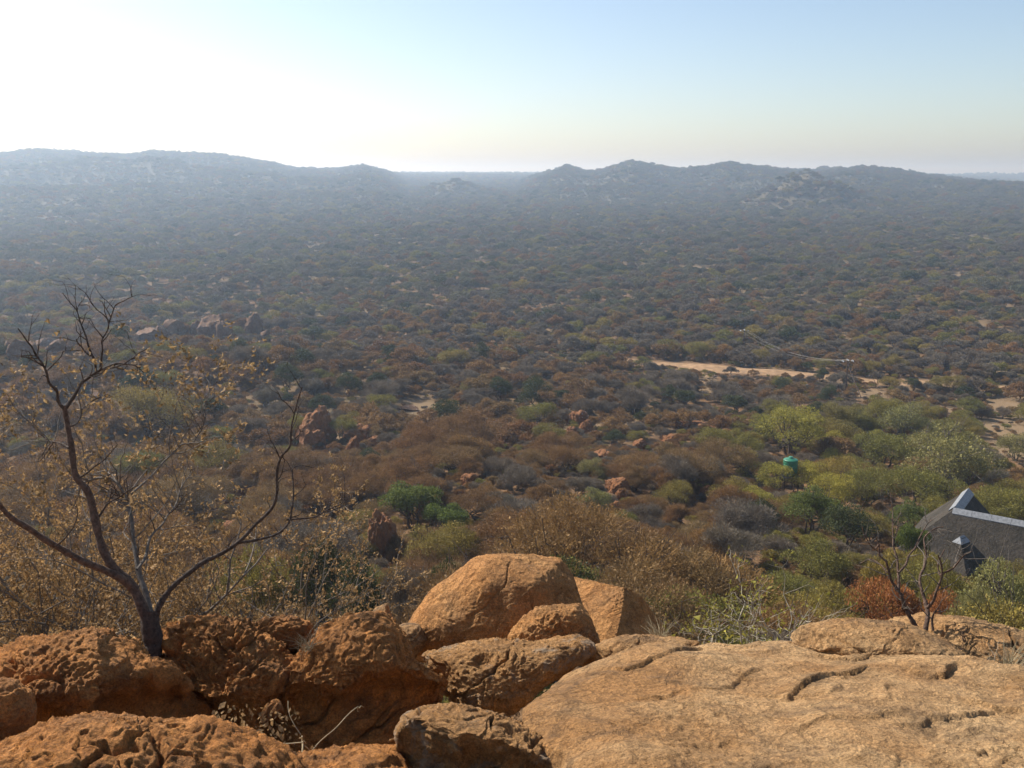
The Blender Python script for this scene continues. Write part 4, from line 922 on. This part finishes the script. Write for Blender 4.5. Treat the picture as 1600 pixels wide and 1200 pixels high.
for i in np.flatnonzero(keep):
    t = rngB.random() + 0.22 * dn2[i]; q = min(1, max(0, (560 - fpy[i]) / 130))
    if rngB.random() > q: k = 'brown' if t < .34 else 'grey' if t < .82 else 'olive' if t < .97 else 'ever'
    else: k = 'brown' if t < .09 else 'grey' if t < .30 else 'far_dark' if t < .80 else 'olive' if t < .95 else 'ever'
    pts.append((P3[i, 0], P3[i, 1], P3[i, 2] - .1)); s0 = ring[i, 2] / 4.3
    sc_.append(np.clip(math.exp(rngB.normal(-0.06, .32)) * (1 + 0.3 * dn3[i]), .4, 1.9) * s0 ** 0.7); rot_.append(rngB.uniform(0, 6.28)); idx_.append(rngB.choice(FK[k]))
def scatter_obj(name, pts, sc_, rot_, idx_, label):
    me = bpy.data.meshes.new(name); me.vertices.add(len(pts)); me.vertices.foreach_set('co', np.array(pts, np.float32).ravel())
    for nm, ty, val in (('b_scale', 'FLOAT', sc_), ('b_rot', 'FLOAT', rot_), ('b_idx', 'INT', idx_)):
        a_ = me.attributes.new(nm, ty, 'POINT'); a_.data.foreach_set('value', np.array(val, np.int32 if ty == 'INT' else np.float32))
    fb = link(name, me); tag(fb, label, kind='stuff'); md = fb.modifiers.new('scatter', 'NODES'); md.node_group = ng
ng = bpy.data.node_groups.new('scatter', 'GeometryNodeTree'); ng.interface.new_socket('Geometry', in_out='INPUT', socket_type='NodeSocketGeometry'); ng.interface.new_socket('Geometry', in_out='OUTPUT', socket_type='NodeSocketGeometry')
N_ = ng.nodes; gi, go = N_.new('NodeGroupInput'), N_.new('NodeGroupOutput'); ip = N_.new('GeometryNodeInstanceOnPoints'); ci = N_.new('GeometryNodeCollectionInfo')
ci.inputs['Collection'].default_value = pc; ci.inputs['Separate Children'].default_value = True; ci.inputs['Reset Children'].default_value = True; ip.inputs['Pick Instance'].default_value = True
def nattr(nm, ty):
    n = N_.new('GeometryNodeInputNamedAttribute'); n.data_type = ty; n.inputs['Name'].default_value = nm; return [s for s in n.outputs if s.enabled and s.name == 'Attribute'][0]
cx = N_.new('ShaderNodeCombineXYZ'); e2r = N_.new('FunctionNodeEulerToRotation')
lk = ng.links; lk.new(gi.outputs[0], ip.inputs['Points']); lk.new(ci.outputs[0], ip.inputs['Instance']); lk.new(nattr('b_idx', 'INT'), ip.inputs['Instance Index'])
lk.new(nattr('b_rot', 'FLOAT'), cx.inputs[2]); lk.new(cx.outputs[0], e2r.inputs[0]); lk.new(e2r.outputs[0], ip.inputs['Rotation']); lk.new(nattr('b_scale', 'FLOAT'), ip.inputs['Scale']); lk.new(ip.outputs[0], go.inputs[0])
scatter_obj('distant_bush', pts, sc_, rot_, idx_, 'far bushveld scrub covering the plain and the hills')
nu = 17000; ur = np.sqrt(rngB.uniform(26 ** 2, 340 ** 2, nu)); ua = rngB.uniform(-.58, .58, nu); UX, UY = ur * np.sin(ua), ur * np.cos(ua); UZ = H(UX, UY); U3 = np.column_stack([UX, UY, UZ])
us = sandmask(U3); ok = us < 0.25 + 0.9 * (rngB.random(nu) < 0.22)
ok &= (rngB.random(nu) < np.where(ur < 140, 1.0, 1.0)); ok &= np.array([np.min(np.hypot(ROADC[:, 0] - x, ROADC[:, 1] - y)) > 5.0 for x, y in zip(UX, UY)]) & (np.hypot(UX - HOUSE[0] - 4, UY - HOUSE[1]) > 8)
nn_ = fbm(U3 * np.array([.05, .05, 0]), 2, 98)[ok]; U3 = U3[ok]; tt_ = rngB.random(len(U3)) + 0.3 * nn_
ki = [rngB.choice(FK['brown' if t < .5 else 'grey' if t < .82 else 'olive']) for t in tt_]
scatter_obj('undergrowth', U3 - (0, 0, .05), rngB.uniform(.2, .48, len(U3)), rngB.uniform(0, 6.28, len(U3)), ki, 'low dry undergrowth filling the gaps between the bushes')
print('BUSHES', count, 'rest', len(rest), 'far', len(pts))

# ------------------------------------------------------------------ near trees
def smooth_poly(P, n):
    P = np.asarray(P, float); L = np.concatenate([[0], np.cumsum(np.linalg.norm(np.diff(P, axis=0), axis=1))]); t = np.linspace(0, L[-1], n)
    # Catmull-Rom through the traced points
    out = []
    for tt in t:
        i = min(len(P) - 2, max(0, int(np.searchsorted(L, tt, side='right')) - 1)); u = (tt - L[i]) / (L[i + 1] - L[i] + 1e-9)
        a, b, c, d = P[max(0, i - 1)], P[i], P[i + 1], P[min(len(P) - 1, i + 2)]
        out.append(0.5 * (2 * b + (c - a) * u + (2 * a - 5 * b + 4 * c - d) * u * u + (3 * b - a - 3 * c + d) * u ** 3))
    return np.array(out)
def traced(rng, pix, d0, d1, r0, r1, n=None):
    """limb along photo pixels, its distance running from d0 to d1"""
    k = len(pix); P = np.array([at(p[0], p[1], d0 + (d1 - d0) * i / (k - 1)) for i, p in enumerate(pix)])
    n = n or 5 * k; Q = smooth_poly(P, n); L = np.linalg.norm(np.diff(P, axis=0), axis=1).sum()
    t = np.linspace(0, 1, n); kk = max(4, n // 4); kn = rng.normal(0, 0.004 + 0.010 * L / kk, (kk, 3)); kn[0] = 0; kn[-1] = 0
    Q = Q + smooth_poly(np.column_stack([np.linspace(0, 5, kk)[:, None] + 0 * kn[:, :1], kn]), n)[:, 1:]
    return Q, (r0 + (r1 - r0) * t ** 0.8) * (1 + 0.07 * rng.normal(size=n))
def grow(rng, p, d, L, r, depth, out, tips, bend=0.35, kids=(2, 3), up=0.1):
    n = 5; P = [np.array(p, float)]; d = np.array(d, float)
    for i in range(n - 1):
        d = d + rng.normal(0, bend * 0.5, 3); d[2] += up * 0.5; d /= np.linalg.norm(d); P.append(P[-1] + d * L / (n - 1))
    P = np.array(P); out.append((P, np.linspace(r, r * 0.55 if depth else r * .3, n), depth))
    if depth == 0: tips.append((P[-1], d, P)); return
    for k in range(rng.integers(kids[0], kids[1] + 1)):
        i = n - 1 if k == 0 else int(rng.integers(1, n)); v = rng.normal(size=3); v -= d * (v @ d); v /= np.linalg.norm(v)
        nd_ = d * rng.uniform(.5, 1) + v * rng.uniform(.5, 1.0); nd_ /= np.linalg.norm(nd_)
        grow(rng, P[i], nd_, L * rng.uniform(.55, .85), r * rng.uniform(.5, .68), depth - 1, out, tips, bend, kids, up)
def twigs_on(rng, limbs, n, L, r, depth=1, frac=0.35):
    out, tips = [], []
    w = np.array([len(P) for P, _ in limbs], float); w /= w.sum()
    for _ in range(n):
        P, rad = limbs[rng.choice(len(limbs), p=w)]; i = int(rng.uniform(frac, 1) * (len(P) - 1)); t = P[min(i + 1, len(P) - 1)] - P[max(0, i - 1)]; t /= np.linalg.norm(t) + 1e-9
        v = rng.normal(size=3); v -= t * (v @ t); v /= np.linalg.norm(v); d = t * .6 + v + np.array([0, 0, .25]); d /= np.linalg.norm(d)
        grow(rng, P[i], d, L * rng.uniform(.5, 1.2), min(r, rad[i] * .7), depth, out, tips, 0.4, (1, 2), 0.1)
    return [(P, q) for P, q, _ in out], tips
def tube_obj(name, polys, mat, parent, origin, sides=7):
    V, F = tubes(polys, sides); return link(name, mesh_np(name, V - np.array(origin), F, mat), parent)
def leaf_obj(name, rng, tips, per, size, mat, parent, origin, spread=0.5, droop=0.0):
    P, D = [], []
    for tip, d, line in tips:
        for _ in range(per):
            i = rng.integers(1, len(line)); P.append(line[i] + rng.normal(0, size * spread, 3)); D.append(d + rng.normal(0, .8, 3) - np.array([0, 0, droop]))
    P, D = np.array(P), np.array(D); D /= np.linalg.norm(D, axis=1)[:, None]; n = len(P)
    S = np.cross(D, rng.normal(size=(n, 3))); S /= np.linalg.norm(S, axis=1)[:, None]; N = np.cross(S, D); s = (size * np.exp(rng.normal(0, .28, n)))[:, None]; cu = rng.uniform(.1, .45, n)[:, None]
    V = np.stack([P, P + D * s * .5 + S * s * .26 + N * s * cu * .6, P + D * s - N * s * .25, P + D * s * .5 - S * s * .26 + N * s * cu * .6, P + D * s * .52], 1).reshape(-1, 3) - np.array(origin)
    b = np.arange(n)[:, None] * 5; F = np.concatenate([b + [0, 4, 1], b + [1, 4, 2], b + [2, 4, 3], b + [3, 4, 0]]); o = link(name, mesh_np(name, V, F, mat, False), parent); o['kind'] = 'stuff'; return o

# the bare forked tree among the boulders
rngT = np.random.default_rng(21); TB = at(236, 1060, 6.05)
ft = thing('forked_tree', 'dark bare forked tree rising between two rust boulders', 'tree', TB)
D0 = 5.98
trunk = traced(rngT, [(236, 1085), (235, 1050), (238, 1010), (238, 980), (234, 955)], D0 + .05, D0, 0.058, 0.054, 24)
tube_obj('trunk', [trunk], M['bark'], ft, TB, 10)
LIMBS = [ # pixels, d0, d1, r0, r1
 ([(236, 985), (222, 945), (205, 915), (178, 888), (160, 855), (148, 805), (138, 770), (120, 745), (112, 705), (105, 665), (100, 634)], D0, D0 - .1, 0.042, 0.019),
 ([(212, 925), (190, 905), (150, 885), (110, 865), (75, 845), (40, 825), (15, 805), (-15, 770), (-50, 720)], D0, D0 - .5, 0.032, 0.014),
 ([(238, 975), (232, 940), (218, 900), (212, 860), (206, 830), (198, 790), (190, 760), (175, 748), (150, 747), (122, 757)], D0 + .02, D0 + .5, 0.030, 0.009),
 ([(240, 975), (248, 948), (262, 925), (285, 902), (315, 880), (350, 862), (375, 845), (400, 820), (424, 795), (432, 770), (432, 740), (440, 715), (452, 690), (458, 655), (464, 628), (472, 605)], D0, D0 - .4, 0.027, 0.005),
 ([(372, 848), (400, 845), (432, 835), (450, 815), (456, 790), (458, 760), (457, 735), (470, 728), (488, 730)], D0 - .15, D0 + .1, 0.014, 0.004),
 ([(448, 812), (470, 808), (492, 808), (515, 795), (535, 785), (538, 745)], D0 - .05, D0 + .1, 0.009, 0.003),
 ([(101, 640), (92, 622), (82, 602), (72, 584), (60, 562), (50, 542), (38, 530), (28, 513)], D0 - .1, D0 - .3, 0.015, 0.004),
 ([(101, 640), (110, 626), (122, 608), (136, 592), (152, 580), (175, 572), (198, 568), (215, 578), (225, 582)], D0 - .1, D0, 0.018, 0.004),
 ([(150, 582), (142, 555), (134, 530), (125, 505), (120, 485), (108, 470), (98, 458)], D0 - .05, D0 + .1, 0.011, 0.003),
 ([(157, 578), (158, 552), (163, 525), (170, 503), (174, 488), (184, 476), (196, 466), (208, 463)], D0 - .05, D0 - .25, 0.010, 0.003),
 ([(171, 502), (158, 490), (145, 475), (130, 457), (122, 450)], D0 - .15, D0 - .1, 0.006, 0.002),
 ([(121, 487), (125, 475), (127, 464)], D0 + .1, D0 + .15, 0.005, 0.002),
 ([(160, 578), (185, 570), (203, 562), (218, 552), (230, 545)], D0 - .05, D0 - .2, 0.008, 0.003),
 ([(141, 556), (132, 548), (122, 538), (119, 530)], D0 - .05, D0 - .2, 0.008, 0.004),
 ([(104, 668), (118, 664), (126, 652), (132, 636), (145, 625), (165, 618)], D0 - .1, D0 + .1, 0.008, 0.003),
 ([(108, 700), (92, 692), (78, 690), (62, 675), (50, 660)], D0 - .1, D0 + .3, 0.010, 0.004),
 ([(122, 747), (138, 735), (160, 722), (180, 700), (184, 694)], D0 - .05, D0 - .2, 0.009, 0.003),
 ([(214, 890), (225, 870), (236, 840), (252, 820), (262, 806), (275, 785), (285, 755), (300, 738)], D0 + .05, D0 + .5, 0.015, 0.004),
 ([(205, 772), (225, 755), (245, 735), (262, 715), (285, 695), (300, 692), (318, 660), (322, 640), (325, 615), (330, 600)], D0 + .2, D0 + .6, 0.012, 0.004),
 ([(148, 815), (162, 795), (180, 780), (198, 768), (215, 758)], D0, D0 - .2, 0.010, 0.005),
 ([(88, 853), (105, 835), (118, 815), (120, 790)], D0 - .3, D0 - .5, 0.008, 0.003),
]
tl = [traced(rngT, L[0], L[1], L[2], L[3] * (.78 if k < 2 else .7), L[4] * .75) for k, L in enumerate(LIMBS)]
for k, L in enumerate(tl): tube_obj('limb', [L], M['bark_grey'] if k in (2, 17, 18) else M['bark_red'] if k < 2 else M['bark'], ft, TB, 8 if k < 5 else 6)
tw, tips = twigs_on(rngT, tl[2:], 115, 0.14, 0.0045, 1, 0.3)
o = tube_obj('twigs', tw, M['bark'], ft, TB, 4); o['kind'] = 'stuff'
leafy = [tl[i] for i in (2, 15, 17, 18, 14)]
tw2, tips2 = twigs_on(rngT, leafy, 80, 0.3, 0.006, 2, 0.35)
o = tube_obj('twigs', tw2, M['bark_grey'], ft, TB, 4); o['kind'] = 'stuff'
leaf_obj('leaves', rngT, tips2, 9, 0.032, M['dry_leaf'], ft, TB)

def shrub(name, label, cat, base, height, spread, seed, stems, depth, bark, leaf=None, per=6, size=0.05, r=0.03, lean=(0, 0, 0), kids=(2, 3), bend=0.3, droop=0.0, group=None):
    rng = np.random.default_rng(seed); t = thing(name, label, cat, base, group); allt = []; base = np.array(base)
    for k in range(stems):
        a = 6.283 * (k + rng.uniform(-.3, .3)) / stems; d = np.array([math.cos(a) * spread, math.sin(a) * spread, 1]) + lean; d /= np.linalg.norm(d); out, tips = [], []
        grow(rng, base + np.array([math.cos(a), math.sin(a), 0]) * r * 1.2 - d * 0.25, d, height * rng.uniform(.4, .55), r * rng.uniform(.7, 1.1), depth, out, tips, bend, kids, 0.12)
        tube_obj('stem', [(P, q) for P, q, dd in out if dd == depth] , bark, t, base, 7)
        fine = [(P, q) for P, q, dd in out if dd < depth]
        o = tube_obj('branches', fine, bark, t, base, 4); o['kind'] = 'stuff'; allt += tips
    if leaf: leaf_obj('leaves', rng, allt, per, size, leaf, t, base, 0.6, droop)
    return t
def rooted(px, py_top, r, height=None):
    v = ray(px, py_top); v = v / math.hypot(v[0], v[1]) * r; z = h1(v[0], v[1]); return (v[0], v[1], z - .1), v[2] - z + .1
for px, top, r, sd, lab in ((50, 640, 9.4, 31, 'leafy tree of curled brown leaves left of the forked trunk'), (205, 745, 10.2, 32, 'leafy tree of curled brown leaves right behind the forked trunk'),
                            (320, 750, 10.8, 33, 'leafy tree of curled brown leaves right of the forked trunk'), (-60, 640, 10.0, 34, 'leafy brown tree past the green leafed shrub')):
    b, hh = rooted(px, top, r); shrub('brown_leafed_tree', lab, 'tree', b, hh * 0.80, 0.34, sd, 5, 4, M['bark_grey'], M['dry_leaf'], 32, 0.040, 0.036, kids=(3, 4))
b, hh = rooted(80, 880, 8.6); shrub('green_shrub', 'small shrub with fresh green leaves behind the rounded boulder', 'shrub', b, hh * .62, .3, 41, 3, 3, M['bark'], LM['pale'], 14, 0.05, 0.03, kids=(2, 4))
b, hh = rooted(365, 880, 11.5); shrub('olive_shrub', 'olive leafed shrub behind the craggy boulder', 'shrub', b, hh * .62, .42, 42, 5, 3, M['bark'], LM['yellow'], 16, 0.05, 0.03, kids=(3, 4))
b, hh = rooted(440, 900, 12.5); shrub('bare_shrub', 'dry brownish shrub behind the flat knobbly slab', 'shrub', b, hh * .6, .5, 43, 5, 3, M['bark_grey'], M['dry_leaf'], 6, 0.04, 0.025, kids=(3, 4))

# bare branching shrub on the right
rngU = np.random.default_rng(51); D1 = 7.2; UB = at(1445, 985, D1)
bs = thing('bare_branching_shrub', 'bare dark branching shrub rooted behind the overhanging flake', 'shrub', UB)
BL = [([(1434, 985), (1424, 968), (1416, 950), (1408, 930), (1397, 912), (1388, 890), (1384, 875)], 0, -.2, .018, .007), ([(1446, 985), (1450, 962), (1447, 942), (1440, 925), (1436, 908), (1445, 890), (1446, 872), (1443, 850), (1446, 838), (1462, 826), (1474, 823)], 0, .2, .017, .004),
      ([(1449, 950), (1460, 935), (1466, 915), (1470, 895), (1472, 880), (1466, 868)], 0, -.2, .012, .005), ([(1470, 898), (1488, 890), (1498, 875), (1505, 868), (1518, 862)], -.1, -.3, .008, .003),
      ([(1404, 922), (1402, 900), (1400, 880), (1396, 862), (1394, 840), (1393, 815), (1394, 790), (1391, 768)], -.1, .1, .011, .002), ([(1404, 895), (1415, 882), (1420, 868), (1430, 855), (1440, 835), (1448, 820), (1456, 812)], -.1, .2, .009, .003),
      ([(1386, 878), (1374, 868), (1374, 850), (1366, 858), (1356, 845), (1348, 835), (1347, 822)], -.2, -.3, .007, .003), ([(1458, 985), (1458, 965), (1464, 950), (1470, 942)], 0, -.1, .010, .003), ([(1386, 895), (1375, 882), (1362, 875), (1345, 880)], -.2, -.1, .007, .003),
      ([(1420, 960), (1410, 952), (1409, 948)], 0, -.1, .007, .003), ([(1470, 900), (1467, 880), (1474, 862), (1476, 858)], -.1, -.1, .007, .003), ([(1374, 866), (1372, 845), (1370, 838)], -.2, -.3, .005, .002), ([(1396, 852), (1400, 830), (1404, 812)], 0, .1, .006, .002)]
ul = [traced(rngU, L[0], D1 + L[1], D1 + L[2], L[3], L[4]) for L in BL]
for L in ul: tube_obj('limb', [L], M['bark_red'], bs, UB, 7)
tw, _ = twigs_on(rngU, ul, 60, 0.14, 0.0045, 1, 0.3); o = tube_obj('twigs', tw, M['bark_grey'], bs, UB, 4); o['kind'] = 'stuff'
for px, top, sd, h_, lab in ((1180, 915, 61, .62, 'pale bare shrub with a few yellow green buds at the slab crest'), (1100, 940, 62, .5, 'small twiggy shrub with yellow buds beside the wedge boulder'), (1245, 925, 63, .55, 'tangled grey twig shrub right of the budding shrub')):
    b = at(px, 1005, 7.4 + .2 * (sd % 3)); shrub('budding_shrub', lab, 'shrub', b, h_ * 1.15, .75, sd, 6, 3, M['bark_pale'], LM['yellow'], 3 if sd != 63 else 1, 0.03, 0.009, kids=(2, 3), bend=.45)
b = at(1590, 1040, 6.4); shrub('twiggy_shrub', 'low dead twigs beside the broad tan boulder', 'shrub', b, .35, .8, 64, 5, 2, M['bark_pale'], None, r=.005, bend=.5)
b = at(1520, 1000, 7.0); shrub('twiggy_shrub', 'sparse dead stems lying on the broad tan boulder', 'shrub', b, .22, 1.2, 65, 3, 2, M['bark_red'], None, r=.008, bend=.5)
# fallen dead tree in the clearing
b = hit(1522, 672); shrub('fallen_tree', 'fallen dead tree lying on the sandy clearing', 'dead tree', b, 3.2, 1.6, 66, 4, 2, M['bark'], None, r=.16, bend=.4, lean=(-.6, 0, -.5))

# ------------------------------------------------------------------ small things in the gully
rngG = np.random.default_rng(71); GB = at(474, 1185, 4.75)
dt = thing('dead_plant', 'broken dry plant with a long forked straw standing in the gully', 'plant', GB)
for pix, r0 in (([(472, 1190), (473, 1165), (472, 1150)], .006), ([(484, 1178), (510, 1150), (545, 1115), (560, 1104)], .0028), ([(559, 1105), (560, 1112)], .002), ([(558, 1104), (568, 1105)], .002), ([(474, 1180), (500, 1180), (540, 1176), (600, 1165)], .003),
                ([(474, 1160), (440, 1162), (400, 1160), (380, 1168)], .003), ([(470, 1182), (450, 1195), (440, 1202)], .003), ([(476, 1165), (485, 1175), (500, 1190)], .003), ([(472, 1152), (478, 1162)], .0035), ([(400, 1160), (388, 1172)], .002), ([(440, 1162), (430, 1172)], .002), ([(470, 1148), (455, 1120), (450, 1095)], .002)):
    L = traced(rngG, pix, 4.72, 4.78, r0, r0 * .6); tube_obj('stalk', [L], M['straw'], dt, GB, 5)
P = np.array([at(rngG.uniform(330, 470), rngG.uniform(1105, 1180), rngG.uniform(4.75, 5.2)) for _ in range(260)] + [at(rngG.uniform(420, 600), rngG.uniform(1170, 1185), rngG.uniform(4.8, 5.0)) for _ in range(40)])
V, F = leaf_faces(rngG, P, np.tile([0, 0, 1.0], (len(P), 1)), 0.024, 0.8); o = link('leaf_litter', mesh_np('leaf_litter', V, F, M['dry_leaf'], False)); tag(o, 'dead leaves scattered in the gully between boulders', kind='stuff')
def tuft(px, py, d, seed, lab, n=40, L=.14):
    rng = np.random.default_rng(seed); b = at(px, py, d); pol = []
    for _ in range(n):
        v = rng.normal(size=3) * np.array([.5, .5, .2]) + np.array([0, 0, .9]); v /= np.linalg.norm(v); l = L * rng.uniform(.5, 1.2); s = b + rng.normal(0, .02, 3)
        pol.append((np.array([s, s + v * l * .6, s + v * l + np.array([v[0], v[1], -.3]) * l * .3]), [.0018, .0013, .0005]))
    V, F = tubes(pol, 3); o = link('grass_tuft', mesh_np('grass_tuft', V - b, F, M['straw']), loc=b); o['kind'] = 'stuff'; tag(o, lab)
tuft(478, 1018, 5.75, 81, 'pale dry grass tuft on the knobbly boulder'); tuft(1030, 1000, 6.9, 82, 'dry grass tuft at the slab crest', 50, .18); tuft(1575, 1050, 6.3, 83, 'dry grass beside the tan boulder', 60, .2)

# ------------------------------------------------------------------ haze
m, nt, nd, lk, out = new_mat('valley_haze')
pv = nd.new('ShaderNodeVolumePrincipled'); pv.inputs['Color'].default_value = (0.62, 0.79, 1.0, 1); pv.inputs['Absorption Color'].default_value = (1, 1, 1, 1); pv.inputs['Density'].default_value = 0.00036; pv.inputs['Anisotropy'].default_value = 0.55
lk.new(pv.outputs[0], out.inputs['Volume'])
if hasattr(m, 'cycles') and hasattr(m.cycles, 'homogeneous_volume'): m.cycles.homogeneous_volume = True
bm = bmesh.new(); zl, zh = float(GV[:, 2].min()) - 1.0, float(GV[:, 2].max()) + 14; box(bm, (0, 0, (zl + zh) / 2), (81000, 81000, zh - zl))
hz = bm_obj('haze', bm, m); tag(hz, 'thin blue haze filling the air over the plain', kind='stuff')
